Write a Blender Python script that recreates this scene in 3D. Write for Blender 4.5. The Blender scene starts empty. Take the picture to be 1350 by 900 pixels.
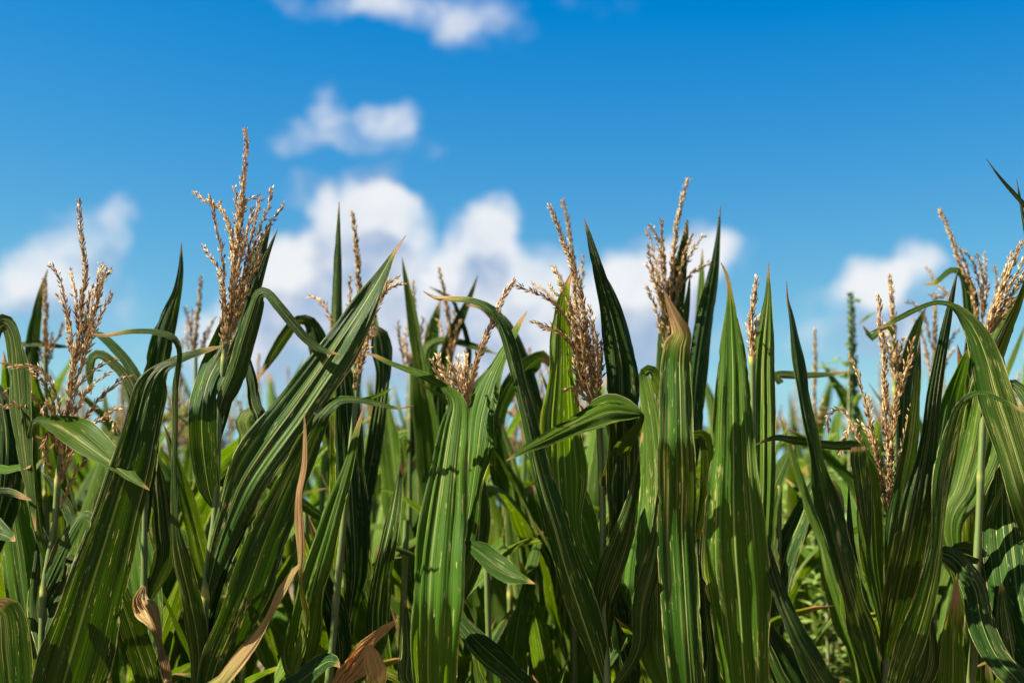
import bpy, math, random
import numpy as np
from mathutils import Vector

random.seed(11)
rng = np.random.default_rng(11)
S = bpy.context.scene
COL = S.collection
R = math.radians

# ------------------------------------------------------------------ camera
FPX, CX, CY = 1875.0, 675.0, 450.0          # 50 mm lens on a 36 mm sensor, photo is 1350 px wide
PITCH = R(8.2)
CAM = np.array([0.0, 0.0, 1.60])
cam_data = bpy.data.cameras.new('camera')
cam = bpy.data.objects.new('camera', cam_data)
COL.objects.link(cam)
cam.location = CAM
cam.rotation_euler = (R(90) + PITCH, 0, 0)
cam_data.lens = 50
cam_data.sensor_width = 36
cam_data.clip_start = 0.05
cam_data.clip_end = 6000
cam_data.dof.use_dof = True
cam_data.dof.focus_distance = 2.10
cam_data.dof.aperture_fstop = 3.4
S.camera = cam
FWD = np.array([0, math.cos(PITCH), math.sin(PITCH)])
UP = np.array([0, -math.sin(PITCH), math.cos(PITCH)])
RT = np.array([1.0, 0, 0])

def ray(x, y):
    return FWD + RT * ((x - CX) / FPX) + UP * ((CY - y) / FPX)

def at(x, y, Y):
    """point of the field seen at photo pixel (x, y), Y metres in front of the camera"""
    d = ray(x, y)
    return CAM + d * (Y / d[1])

# ------------------------------------------------------------------ light
SUN = np.array([-0.64, -0.14, 0.72]); SUN /= np.linalg.norm(SUN)
SUN_EL = math.asin(SUN[2]); SUN_ROT = math.atan2(SUN[0], SUN[1])
sun_data = bpy.data.lights.new('sun', 'SUN')
sun_data.energy = 5.0
sun_data.angle = R(0.5)
sun_data.color = (1.0, 0.92, 0.78)
sun = bpy.data.objects.new('sun', sun_data)
COL.objects.link(sun)
sun.rotation_euler = Vector(SUN).to_track_quat('Z', 'Y').to_euler()
sun.location = (-3, -2, 6)

S.view_settings.view_transform = 'Standard'
S.view_settings.look = 'None'
EXPOSURE = 2.05
S.view_settings.exposure = EXPOSURE
S.view_settings.gamma = 1.0
S.view_settings.use_curve_mapping = False
S.render.engine = 'CYCLES'
S.cycles.use_denoising = True
S.cycles.max_bounces = 8
S.cycles.transmission_bounces = 6

# ------------------------------------------------------------------ node helper
class NT:
    def __init__(self, tree):
        self.t = tree
    def n(self, kind, inputs=None, **props):
        nd = self.t.nodes.new(kind)
        for k, v in props.items():
            setattr(nd, k, v)
        for k, v in (inputs or {}).items():
            self.set(nd, k, v)
        return nd
    def set(self, nd, k, v):
        sock = nd.inputs[k]
        if isinstance(v, bpy.types.NodeSocket):
            self.t.links.new(v, sock)
        elif isinstance(v, bpy.types.Node):
            self.t.links.new(v.outputs[0], sock)
        else:
            sock.default_value = v
    def m(self, op, a, b=None, c=None, clamp=False):
        nd = self.n('ShaderNodeMath', operation=op, use_clamp=clamp)
        for i, v in enumerate((a, b, c)):
            if v is not None:
                self.set(nd, i, v)
        return nd.outputs[0]
    def vm(self, op, a, b=None):
        nd = self.n('ShaderNodeVectorMath', operation=op)
        self.set(nd, 0, a)
        if b is not None:
            self.set(nd, 1, b)
        return nd.outputs['Value'] if op in ('DOT_PRODUCT', 'LENGTH') else nd.outputs[0]
    def ramp(self, v, lo, hi, a=0.0, b=1.0, smooth=True):
        nd = self.n('ShaderNodeMapRange', interpolation_type='SMOOTHSTEP' if smooth else 'LINEAR')
        self.set(nd, 0, v)
        for i, q in enumerate((lo, hi, a, b)):
            self.set(nd, i + 1, q)
        return nd.outputs[0]
    def mix(self, f, a, b):
        nd = self.n('ShaderNodeMix', data_type='RGBA')
        self.set(nd, 0, f)
        for i, v in ((6, a), (7, b)):
            if isinstance(v, tuple) and len(v) == 3:
                v = v + (1,)
            self.set(nd, i, v)
        return nd.outputs[2]
    def noise(self, vec, scale, detail=3, rough=0.55, dist=0.0):
        nd = self.n('ShaderNodeTexNoise')
        self.set(nd, 'Vector', vec); nd.inputs['Scale'].default_value = scale
        nd.inputs['Detail'].default_value = detail; nd.inputs['Roughness'].default_value = rough
        nd.inputs['Distortion'].default_value = dist
        return nd.outputs[0]

# ------------------------------------------------------------------ sky
world = bpy.data.worlds.new('World'); S.world = world
world.use_nodes = True
W = NT(world.node_tree); world.node_tree.nodes.clear()
sky = W.n('ShaderNodeTexSky', sky_type='NISHITA', sun_disc=False, sun_elevation=SUN_EL,
          sun_rotation=SUN_ROT, altitude=0, air_density=1.0, dust_density=0.25, ozone_density=3.0)
tcz = W.n('ShaderNodeSeparateXYZ', {0: W.n('ShaderNodeTexCoord').outputs['Generated']})
skv = W.n('ShaderNodeCombineXYZ', {0: tcz.outputs[0], 1: tcz.outputs[1], 2: W.m('MAXIMUM', tcz.outputs[2], 0.11)})
W.set(sky, 'Vector', W.vm('NORMALIZE', skv.outputs[0]))
hs = W.n('ShaderNodeHueSaturation', {'Hue': 0.488, 'Saturation': 1.28, 'Value': 1.0, 'Color': sky})
tc = W.n('ShaderNodeTexCoord').outputs['Generated']
# cumulus laid out by compass bearing and elevation: (x, y, rx, ry, strength) measured off the photo
CLOUDS = [
    (497, 262, 52, 52, 1.1), (470, 300, 80, 60, 1.1), (525, 305, 52, 56, 1.1), (435, 275, 40, 34, .8), (385, 365, 70, 62, 1.2), (430, 370, 110, 90, 1.2), (340, 410, 60, 60, 1.0),
    (505, 380, 90, 90, 1.1), (545, 430, 120, 70, .8), (640, 335, 62, 56, 1.2), (662, 296, 42, 36, 1.1), (600, 358, 50, 40, .8), (676, 360, 62, 60, 1.0), (640, 420, 120, 70, .8),
    (500, 480, 300, 80, 1.1), (395, 252, 38, 24, .55), (300, 470, 90, 60, .7),
    (50, 365, 80, 52, .52), (112, 318, 70, 46, .56), (166, 280, 36, 30, .46), (20, 420, 100, 80, .75), (120, 380, 90, 70, .5),
    (470, 168, 80, 36, .52), (437, 140, 36, 34, .56), (395, 190, 70, 26, .36), (545, 190, 60, 28, .40), (520, 152, 42, 28, .52),
    (585, 18, 110, 42, .55), (640, 45, 70, 34, .50), (430, 5, 120, 26, .48), (530, 10, 80, 30, .48), (770, 5, 90, 34, .24),
    (862, 372, 70, 64, 1.1), (915, 335, 60, 42, .95), (830, 430, 90, 84, 1.0), (760, 410, 90, 80, .75), (945, 342, 52, 32, .66), (900, 420, 90, 60, .7), (700, 430, 100, 80, .8),
    (1208, 345, 42, 34, 1.1), (1156, 374, 46, 34, 1.0), (1120, 425, 90, 50, .60), (1225, 410, 110, 66, .60), (1180, 470, 160, 50, .4),
]
grp = bpy.data.node_groups.new('cloud_cover', 'ShaderNodeTree')
grp.interface.new_socket('Vector', in_out='INPUT', socket_type='NodeSocketVector')
grp.interface.new_socket('Density', in_out='OUTPUT', socket_type='NodeSocketFloat')
G = NT(grp)
gi = G.n('NodeGroupInput'); go = G.n('NodeGroupOutput')
acc = None
def az_el(x, y):
    d = ray(x, y); d = d / np.linalg.norm(d)
    return math.atan2(d[0], d[1]), math.asin(d[2])
warp = G.n('ShaderNodeTexNoise', {'Vector': gi.outputs[0], 'Scale': 16.0, 'Detail': 3.0, 'Roughness': 0.55})
wv = G.vm('MULTIPLY', G.vm('SUBTRACT', warp.outputs[1], (0.5, 0.5, 0.5)), (0.055, 0.045, 0.0))
pos = G.vm('ADD', gi.outputs[0], wv)
for (x, y, rx, ry, st) in CLOUDS:
    a, e = az_el(x, y)
    q = G.vm('MULTIPLY', G.vm('SUBTRACT', pos, (a, e, 0)), (FPX / rx / 1.12, FPX / ry / 1.12, 0))
    f = G.m('MULTIPLY', G.m('SUBTRACT', 1.0, G.vm('DOT_PRODUCT', q, q), clamp=True), st)
    acc = f if acc is None else G.m('ADD', acc, f)
nz = G.noise(pos, 24.0, 6, 0.58)
acc = G.m('MINIMUM', acc, 1.35)
mask = G.ramp(acc, 0.0, 0.25)
den = G.m('ADD', acc, G.m('MULTIPLY', G.m('SUBTRACT', nz, 0.50), 2.0))
G.set(go, 0, G.m('MULTIPLY', den, mask))
sep = W.n('ShaderNodeSeparateXYZ', {0: tc})
azn = W.m('ARCTAN2', sep.outputs[0], sep.outputs[1])
eln = W.m('ARCSINE', sep.outputs[2])
dirv = W.n('ShaderNodeCombineXYZ', {0: azn, 1: eln, 2: 0.37}).outputs[0]
d0 = W.n('ShaderNodeGroup', node_tree=grp); W.set(d0, 0, dirv)
d1 = W.n('ShaderNodeGroup', node_tree=grp); W.set(d1, 0, W.vm('ADD', dirv, (0.004, 0.034, 0)))
cover = W.m('MULTIPLY', W.ramp(d0.outputs[0], 0.05, 1.60), 1.0)
lit = W.ramp(W.m('SUBTRACT', d0.outputs[0], d1.outputs[0]), -0.55, 0.85)
KC = 1.0 / (0.09 * 2 ** EXPOSURE)
ccol = W.mix(lit, (.40 * KC, .49 * KC, .68 * KC), (.93 * KC, .93 * KC, .94 * KC))
KX = 1.0 / (0.09 * 2 ** EXPOSURE)
azure = W.vm('MAXIMUM', W.vm('ADD', W.vm('MULTIPLY', hs.outputs[0], (1.95 * .09 * KX, 1.75 * .09 * KX, 0.72 * .09 * KX)), (-0.100 * KX, -0.080 * KX, 0.385 * KX)), (0, 0, 0))
zenith_dim = W.n('ShaderNodeVectorMath', operation='SCALE')          # sky dimmed towards the zenith, out of view, to cut fill light in shade
W.set(zenith_dim, 0, azure); W.set(zenith_dim, 'Scale', W.ramp(eln, 0.38, 0.95, 1.0, 0.12)); azure = zenith_dim.outputs[0]
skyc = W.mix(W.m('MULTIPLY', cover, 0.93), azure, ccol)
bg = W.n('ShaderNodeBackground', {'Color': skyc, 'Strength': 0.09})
wo = W.n('ShaderNodeOutputWorld', {'Surface': bg})
world.cycles.sampling_method = 'MANUAL'
world.cycles.sample_map_resolution = 512

# ------------------------------------------------------------------ materials
def new_mat(name):
    m = bpy.data.materials.new(name); m.use_nodes = True
    m.node_tree.nodes.clear()
    return m, NT(m.node_tree)

def leaf_material(name, dark, light, tint=1.0, transl=0.13, rough=0.40, stripe=0.35):
    m, N = new_mat(name)
    uv = N.n('ShaderNodeUVMap', uv_map='UVMap').outputs[0]
    rnd = N.n('ShaderNodeObjectInfo').outputs['Random']
    dry = N.n('ShaderNodeAttribute', attribute_name='dry').outputs['Fac']
    s = N.n('ShaderNodeSeparateXYZ', {0: uv})
    u, v = s.outputs[0], s.outputs[1]
    off = N.m('MULTIPLY', rnd, 37.0)
    def co(su, sv):
        return N.n('ShaderNodeCombineXYZ', {0: N.m('MULTIPLY', u, su), 1: N.m('ADD', N.m('MULTIPLY', v, sv), off), 2: off}).outputs[0]
    veins = N.noise(co(46, 1.2), 1.0, 2, 0.6)
    fine = N.noise(co(150, 3.0), 1.0, 1, 0.5)
    broad = N.noise(co(5, 7.0), 1.0, 3, 0.6)
    base = N.mix(N.ramp(veins, 0.35, 0.66), dark, light)
    base = N.mix(N.m('MULTIPLY', N.ramp(fine, 0.52, 0.75), 0.35), base, (light[0] * 1.35, light[1] * 1.25, light[2] * 1.4))
    base = N.mix(N.m('MULTIPLY', N.ramp(broad, 0.45, 0.8), 0.5), base, (light[0] * 1.15, light[1] * 0.98, light[2] * 0.6))
    # pale lateral veins, bleached streaks and lesions that follow the veins
    r2 = N.m('FRACT', N.m('MULTIPLY', rnd, 13.7)); r3 = N.m('FRACT', N.m('MULTIPLY', rnd, 29.3))
    ribs = N.m('MULTIPLY', N.ramp(N.noise(co(44, 0.35), 1.0, 0), 0.60, 0.68), N.ramp(r3, 0.2, 1.0, 0.08, stripe))
    base = N.mix(ribs, base, (0.19, 0.24, 0.04))
    streak = N.m('MULTIPLY', N.ramp(N.noise(co(60, 1.6), 1.0, 1, 0.4), 0.60, 0.68), N.ramp(N.noise(co(3, 6), 1.0, 2), 0.46, 0.64))
    base = N.mix(N.m('MULTIPLY', streak, 0.8), base, (0.36, 0.34, 0.12))
    spots = N.ramp(N.noise(co(30, 24), 1.0, 3, 0.65), 0.64, 0.70)
    base = N.mix(N.m('MULTIPLY', spots, 0.8), base, (0.40, 0.36, 0.15))
    scab = N.m('MULTIPLY', N.ramp(N.noise(co(18, 40), 1.0, 2, 0.6), 0.56, 0.66), N.ramp(N.noise(co(2.5, 4), 1.0, 1), 0.59, 0.69))
    base = N.mix(N.m('MULTIPLY', scab, 0.7), base, (0.36, 0.31, 0.12))
    # midrib
    dm = N.m('ABSOLUTE', N.m('SUBTRACT', u, 0.5))
    rib = N.m('MULTIPLY', N.ramp(dm, 0.007, 0.026, 1.0, 0.0), N.ramp(r2, 0.2, 0.9, 0.3, 1.0))
    base = N.mix(N.m('MULTIPLY', rib, 0.85), base, (0.30, 0.37, 0.10))
    # dry tip, torn edge
    edge = N.ramp(N.m('ADD', dm, N.m('MULTIPLY', N.noise(co(4, 30), 1.0, 3), 0.045)), 0.503, 0.522)
    dn = N.ramp(N.m('ADD', dry, N.m('MULTIPLY', N.m('SUBTRACT', N.noise(co(14, 6), 1.0, 3, 0.6), 0.5), 0.75)), 0.36, 0.62)
    dryc = N.mix(veins, (0.19, 0.10, 0.036), (0.46, 0.33, 0.145))
    dryc = N.mix(N.ramp(N.noise(co(10, 9), 1.0, 3), 0.5, 0.7), dryc, (0.10, 0.05, 0.03))
    yell = N.ramp(N.m('ADD', dry, N.m('MULTIPLY', N.m('SUBTRACT', broad, 0.5), 0.5)), 0.15, 0.42)
    base = N.mix(N.m('MULTIPLY', yell, 0.4), base, (0.26, 0.24, 0.04))
    base = N.mix(N.m('MULTIPLY', edge, 0.75), base, (0.42, 0.36, 0.15))
    base = N.mix(dn, base, dryc)
    hv = N.n('ShaderNodeHueSaturation', {'Hue': N.ramp(rnd, 0, 1, 0.488, 0.508, False), 'Saturation': 1.0,
                                        'Value': N.ramp(N.m('FRACT', N.m('MULTIPLY', rnd, 7.3)), 0, 1, 0.8, 1.2, False), 'Color': base})
    col = hv.outputs[0]
    hgt = N.m('ADD', N.m('MULTIPLY', veins, 0.6), N.m('ADD', N.m('MULTIPLY', fine, 0.25), N.m('MULTIPLY', rib, -0.8)))
    bump = N.n('ShaderNodeBump', {'Height': hgt, 'Strength': 0.85, 'Distance': 0.004})
    pr = N.n('ShaderNodeBsdfPrincipled', {'Base Color': col, 'Roughness': rough, 'Normal': bump})
    N.set(pr, 'Roughness', N.ramp(N.noise(co(12, 10), 1.0, 2), 0.3, 0.7, rough - 0.05, rough + 0.12))
    pr.inputs['Specular IOR Level'].default_value = 0.09
    tcol = N.n('ShaderNodeHueSaturation', {'Hue': 0.482, 'Saturation': 1.1, 'Value': 2.1 * tint, 'Color': col})
    tr = N.n('ShaderNodeBsdfTranslucent', {'Color': tcol, 'Normal': bump})
    mx = N.n('ShaderNodeMixShader', {0: transl, 1: pr, 2: tr})
    N.n('ShaderNodeOutputMaterial', {'Surface': mx})
    return m

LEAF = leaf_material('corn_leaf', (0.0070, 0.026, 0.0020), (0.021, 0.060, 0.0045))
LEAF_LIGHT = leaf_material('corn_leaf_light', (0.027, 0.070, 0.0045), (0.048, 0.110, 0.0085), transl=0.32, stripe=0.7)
LEAF_BLUE = leaf_material('corn_leaf_bluish', (0.0070, 0.027, 0.0036), (0.022, 0.060, 0.0105), transl=0.10, rough=0.38)
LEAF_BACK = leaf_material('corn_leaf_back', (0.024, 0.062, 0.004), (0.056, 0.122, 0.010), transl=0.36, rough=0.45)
LM = {'g': LEAF, 'l': LEAF_LIGHT, 'b': LEAF_BLUE, 'k': LEAF_BACK}

def tassel_material(name, a, b, c):
    m, N = new_mat(name)
    t = N.n('ShaderNodeAttribute', attribute_name='tone').outputs['Fac']
    col = N.mix(N.ramp(t, 0.0, 0.55), c, a)
    col = N.mix(N.ramp(t, 0.5, 1.0), col, b)
    pr = N.n('ShaderNodeBsdfPrincipled', {'Base Color': col, 'Roughness': 0.6})
    pr.inputs['Specular IOR Level'].default_value = 0.3
    tr = N.n('ShaderNodeBsdfTranslucent', {'Color': col})
    mx = N.n('ShaderNodeMixShader', {0: 0.25, 1: pr, 2: tr})
    N.n('ShaderNodeOutputMaterial', {'Surface': mx})
    return m
TASSEL = tassel_material('tassel', (0.34, 0.21, 0.080), (0.56, 0.42, 0.22), (0.15, 0.078, 0.034))
TASSEL_GREEN = tassel_material('seed_head', (0.06, 0.11, 0.03), (0.13, 0.19, 0.06), (0.035, 0.07, 0.02))

def stalk_material():
    m, N = new_mat('corn_stalk')
    uv = N.n('ShaderNodeUVMap', uv_map='UVMap').outputs[0]
    node = N.n('ShaderNodeAttribute', attribute_name='dry').outputs['Fac']
    nz = N.noise(N.vm('MULTIPLY', uv, (40, 8, 1)), 1.0, 3)
    col = N.mix(nz, (0.040, 0.075, 0.012), (0.11, 0.15, 0.03))
    blot = N.noise(N.vm('MULTIPLY', uv, (22, 16, 1)), 1.0, 4, 0.65)
    col = N.mix(N.m('MULTIPLY', N.ramp(blot, 0.52, 0.68), 0.7), col, (0.10, 0.045, 0.03))
    col = N.mix(N.ramp(node, 0.2, 0.8), col, (0.30, 0.28, 0.05))
    bump = N.n('ShaderNodeBump', {'Height': nz, 'Strength': 0.4, 'Distance': 0.001})
    pr = N.n('ShaderNodeBsdfPrincipled', {'Base Color': col, 'Roughness': 0.5, 'Normal': bump})
    N.n('ShaderNodeOutputMaterial', {'Surface': pr})
    return m
STALK = stalk_material()

def plain(name, c1, c2, scale, transl=0.0, rough=0.6):
    m, N = new_mat(name)
    g = N.n('ShaderNodeNewGeometry').outputs['Position']
    nz = N.noise(g, scale, 5, 0.6)
    col = N.mix(N.ramp(nz, 0.3, 0.7), c1, c2)
    bump = N.n('ShaderNodeBump', {'Height': nz, 'Strength': 0.6, 'Distance': 0.02})
    sh = N.n('ShaderNodeBsdfPrincipled', {'Base Color': col, 'Roughness': rough, 'Normal': bump})
    if transl:
        tr = N.n('ShaderNodeBsdfTranslucent', {'Color': N.mix(0.5, col, (c2[0] * 2, c2[1] * 2, c2[2]))})
        sh = N.n('ShaderNodeMixShader', {0: transl, 1: sh, 2: tr})
    N.n('ShaderNodeOutputMaterial', {'Surface': sh})
    return m
SOIL = plain('dry_soil', (0.12, 0.075, 0.048), (0.27, 0.175, 0.115), 9.0, rough=0.9)
WEED = plain('weed_leaf', (0.06, 0.115, 0.012), (0.15, 0.21, 0.03), 14.0, 0.3)
WEEDSTEM = plain('weed_stem', (0.10, 0.14, 0.04), (0.20, 0.17, 0.07), 30.0)

# ------------------------------------------------------------------ mesh building
def link(name, me, parent=None, mat=None):
    o = bpy.data.objects.new(name, me); COL.objects.link(o)
    if mat is not None:
        me.materials.append(mat)
    if parent is not None:
        o.parent = parent
    return o

def mesh(name, v, f, uv=None, attr=None, attr_name='dry', smooth=True):
    me = bpy.data.meshes.new(name)
    v = np.asarray(v, dtype=np.float32); f = np.asarray(f, dtype=np.int32)
    k = f.shape[1]
    me.vertices.add(len(v)); me.vertices.foreach_set('co', v.ravel())
    me.loops.add(f.size); me.loops.foreach_set('vertex_index', f.ravel())
    me.polygons.add(len(f)); me.polygons.foreach_set('loop_start', np.arange(0, f.size, k, dtype=np.int32))
    me.update(calc_edges=True)
    if uv is not None:
        l = me.uv_layers.new(name='UVMap')
        l.data.foreach_set('uv', np.asarray(uv, dtype=np.float32)[f.ravel()].ravel())
    if attr is not None:
        at_ = me.attributes.new(attr_name, 'FLOAT', 'POINT')
        at_.data.foreach_set('value', np.asarray(attr, dtype=np.float32))
    me.polygons.foreach_set('use_smooth', np.full(len(f), smooth))
    me.validate()
    return me

def spline(pts, step):
    """Catmull-Rom through rows of pts, resampled about every `step` (measured on the first 2-3 columns)"""
    p = np.asarray(pts, dtype=float); n = len(p)
    e = np.vstack([2 * p[0] - p[1], p, 2 * p[-1] - p[-2]])
    out = []
    for i in range(n - 1):
        a, b, c, d = e[i], e[i + 1], e[i + 2], e[i + 3]
        k = max(2, int(np.linalg.norm((c - b)[:2]) / step + 0.5)) if step > 1 else max(2, int(np.linalg.norm((c - b)[:3]) / step + .5))
        t = np.linspace(0, 1, k, endpoint=False)[:, None]
        q = 0.5 * (2 * b + (c - a) * t + (2 * a - 5 * b + 4 * c - d) * t ** 2 + (3 * b - a - 3 * c + d) * t ** 3)
        out.append(q)
    out.append(p[-1][None])
    return np.vstack(out)

SCOL = np.array([-1, -.93, -.86, -.79, -.72, -.65, -.58, -.51, -.44, -.37, -.3, -.23, -.16, -.09, -.03, 0, .03, .09, .16, .23, .3, .37, .44, .51, .58, .65, .72, .79, .86, .93, 1.0])

def strip(name, C, EL, ER, cols=SCOL, pleat=1.0, ruffle=1.0, dry=0.04, cup=0.10, seed=0, all_dry=0.0):
    """a leaf blade: centreline C, edge vectors EL / ER to the two margins"""
    r = np.random.default_rng(seed)
    n = len(C)
    T = np.gradient(C, axis=0); T /= np.linalg.norm(T, axis=1, keepdims=True) + 1e-9
    A = ER - EL
    Wd = np.linalg.norm(A, axis=1)
    N = np.cross(A, T); N /= np.linalg.norm(N, axis=1, keepdims=True) + 1e-9
    L = np.concatenate([[0], np.cumsum(np.linalg.norm(np.diff(C, axis=0), axis=1))])
    t = L / L[-1]
    fq = r.uniform(3.2, 5.0); ph = r.uniform(0, 6.28, 6)
    V, UV, D = [], [], []
    ends = np.clip(np.minimum(t / 0.12, (1 - t) / 0.25), 0, 1)
    npl = r.choice([2, 3, 3, 4])
    bite = np.zeros((n, 2))
    for _ in range(r.integers(1, 5)):
        bi = r.integers(n // 5, max(n // 5 + 1, n - 3)); bite[bi, r.integers(0, 2)] = r.uniform(.06, .2)
    jag = r.normal(0, 1, (n, 2)); jag = np.where(np.abs(jag) > 1.9, jag * 2.5, jag)
    for s in cols:
        h = abs(s)
        E = EL if s < 0 else ER
        P = C + E * h
        off = cup * Wd * (h ** 1.6 - h * 0.25) * 0.35
        q1 = h * math.pi * npl + ph[0] + (0 if s < 0 else ph[1]) + 0.8 * np.sin(L * 5 + ph[2])
        off = off + pleat * Wd * (0.026 * np.sin(q1) + 0.010 * np.abs(np.sin(q1 * 1.9 + ph[3])) + 0.006 * np.sin(q1 * 3.3 + 2 * np.sin(L * 7 + ph[4]))) * ends * min(1, h * 5)
        side = 2 if s < 0 else 3
        off = off + ruffle * 0.10 * Wd * h ** 2.5 * (np.sin(L * fq * 6.28 + ph[side]) + 0.6 * np.sin(L * fq * 13.1 + ph[side + 2])) * ends * 0.8
        P = P + N * off[:, None]
        if all_dry > 0.5:
            off2 = Wd * 0.16 * (np.sin(L * 46 + h * 7 * (1 if s < 0 else -1) + ph[1]) * np.sin(L * 23 + h * 11 + ph[4]) + 0.6 * np.sin(L * 90 + h * 17 + ph[5]))
            P = P + N * (off2 * np.clip(np.minimum(t / .1, (1 - t) / .1), 0, 1))[:, None]
        if h > 0.9:
            P = P - E * (bite[:, 0 if s < 0 else 1] * (1 if h > .95 else .45))[:, None]
        if h > 0.95:
            P = P - E * (0.014 * np.abs(jag[:, 0 if s < 0 else 1]))[:, None]
        V.append(P)
        UV.append(np.stack([np.full(n, (s + 1) / 2), L], 1))
        d = np.clip((t - (1 - dry * 1.6)) / (dry * 1.6 + 1e-6), 0, 1) + 0.25 * np.clip((h - .8) / .2, 0, 1) * np.clip((t - 0.45) / .4, 0, 1)
        D.append(np.clip(np.maximum(d, all_dry), 0, 1))
    k = len(cols)
    V = np.stack(V, 1).reshape(-1, 3); UV = np.stack(UV, 1).reshape(-1, 2); D = np.stack(D, 1).ravel()
    i = np.arange(n - 1)[:, None] * k + np.arange(k - 1)[None]
    F = np.stack([i, i + 1, i + 1 + k, i + k], -1).reshape(-1, 4)
    return mesh(name, V, F, UV, D)

_seed = [100]
def photo_leaf(plant, pts, a=-20, f=14, m=.5, dy=(0, 0), mat='g', dry=.04, pleat=1.0, ruffle=1.0, all_dry=0.0, label=None, name='leaf'):
    """a leaf of a front plant: rows (x, y, apparent width[, turn]) from its base to its tip, at the plant's own distance plus dy"""
    _seed[0] += 1
    n = len(pts)
    seg = np.concatenate([[0], np.cumsum([math.hypot(pts[i + 1][0] - pts[i][0], pts[i + 1][1] - pts[i][1]) for i in range(n - 1)])])
    seg /= seg[-1]
    dyk = np.interp(seg, np.linspace(0, 1, len(dy)), dy)
    rows = [(p[0], p[1], p[2], dyk[i], p[3] if len(p) > 3 else a) for i, p in enumerate(pts)]
    q = spline(rows, 8.0)
    q[:, 2] = np.maximum(q[:, 2], 0.6)
    Yd = plant['Y'] + q[:, 3]
    C = np.array([at(x, y, Yq) for x, y, Yq in zip(q[:, 0], q[:, 1], Yd)])
    t2 = np.gradient(q[:, :2], axis=0)
    t2 = np.array([np.mean(t2[max(0, i - 1):i + 2], axis=0) for i in range(len(t2))])
    t2 /= np.linalg.norm(t2, axis=1, keepdims=True) + 1e-9
    rx, ry = -t2[:, 1], t2[:, 0]
    sc = Yd / FPX
    img = rx[:, None] * RT - ry[:, None] * UP
    hl = q[:, 2] * m * sc; hr = q[:, 2] * (1 - m) * sc
    al, ar = np.radians(np.clip(q[:, 4] - f, -72, 72)), np.radians(np.clip(q[:, 4] + f, -72, 72))
    EL = -img * hl[:, None] - FWD * (hl * np.tan(al))[:, None]
    ER = img * hr[:, None] + FWD * (hr * np.tan(ar))[:, None]
    me = strip(name, C - plant['loc'], EL, ER, pleat=pleat, ruffle=ruffle, dry=dry, seed=_seed[0], all_dry=all_dry)
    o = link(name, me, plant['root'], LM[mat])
    if label:
        o['label'] = label
    return o

def tube(name, P, rad, dryv=None, sides=8):
    P = np.asarray(P); n = len(P)
    T = np.gradient(P, axis=0); T /= np.linalg.norm(T, axis=1, keepdims=True) + 1e-9
    ref = np.array([0.3, 1, 0.1]); A = np.cross(T, ref); A /= np.linalg.norm(A, axis=1, keepdims=True); B = np.cross(T, A)
    ang = np.linspace(0, 2 * math.pi, sides, endpoint=False)
    V = (P[:, None] + (A[:, None] * np.cos(ang)[None, :, None] + B[:, None] * np.sin(ang)[None, :, None]) * np.asarray(rad)[:, None, None]).reshape(-1, 3)
    i = np.arange(n - 1)[:, None] * sides; j = np.arange(sides)[None]; j2 = (j + 1) % sides
    F = np.stack([i + j, i + j2, i + sides + j2, i + sides + j], -1).reshape(-1, 4)
    L = np.concatenate([[0], np.cumsum(np.linalg.norm(np.diff(P, axis=0), axis=1))])
    UV = np.stack([np.tile(ang / 6.28 * .1, n), np.repeat(L, sides)], 1)
    D = np.repeat(dryv if dryv is not None else np.zeros(n), sides)
    return V, F, UV, D

def stalk_mesh(P, r0, r1):
    """P bottom to top, resampled; swollen yellowish nodes every 0.17 m"""
    P = spline(P, 0.02)
    L = np.concatenate([[0], np.cumsum(np.linalg.norm(np.diff(P, axis=0), axis=1))])
    fr = (L / 0.17 + .5) % 1.0
    rad = (r0 + (r1 - r0) * L / L[-1]) * (0.92 + 0.16 * fr)
    ph = np.abs(((L / 0.17) % 1.0) - 0.5) * 2
    nd = np.clip((ph - 0.86) / 0.14, 0, 1)
    V, F, UV, D = tube('stalk', P, rad * (1 + 0.28 * nd), nd)
    return mesh('stalk', V, F, UV, D)

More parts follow.
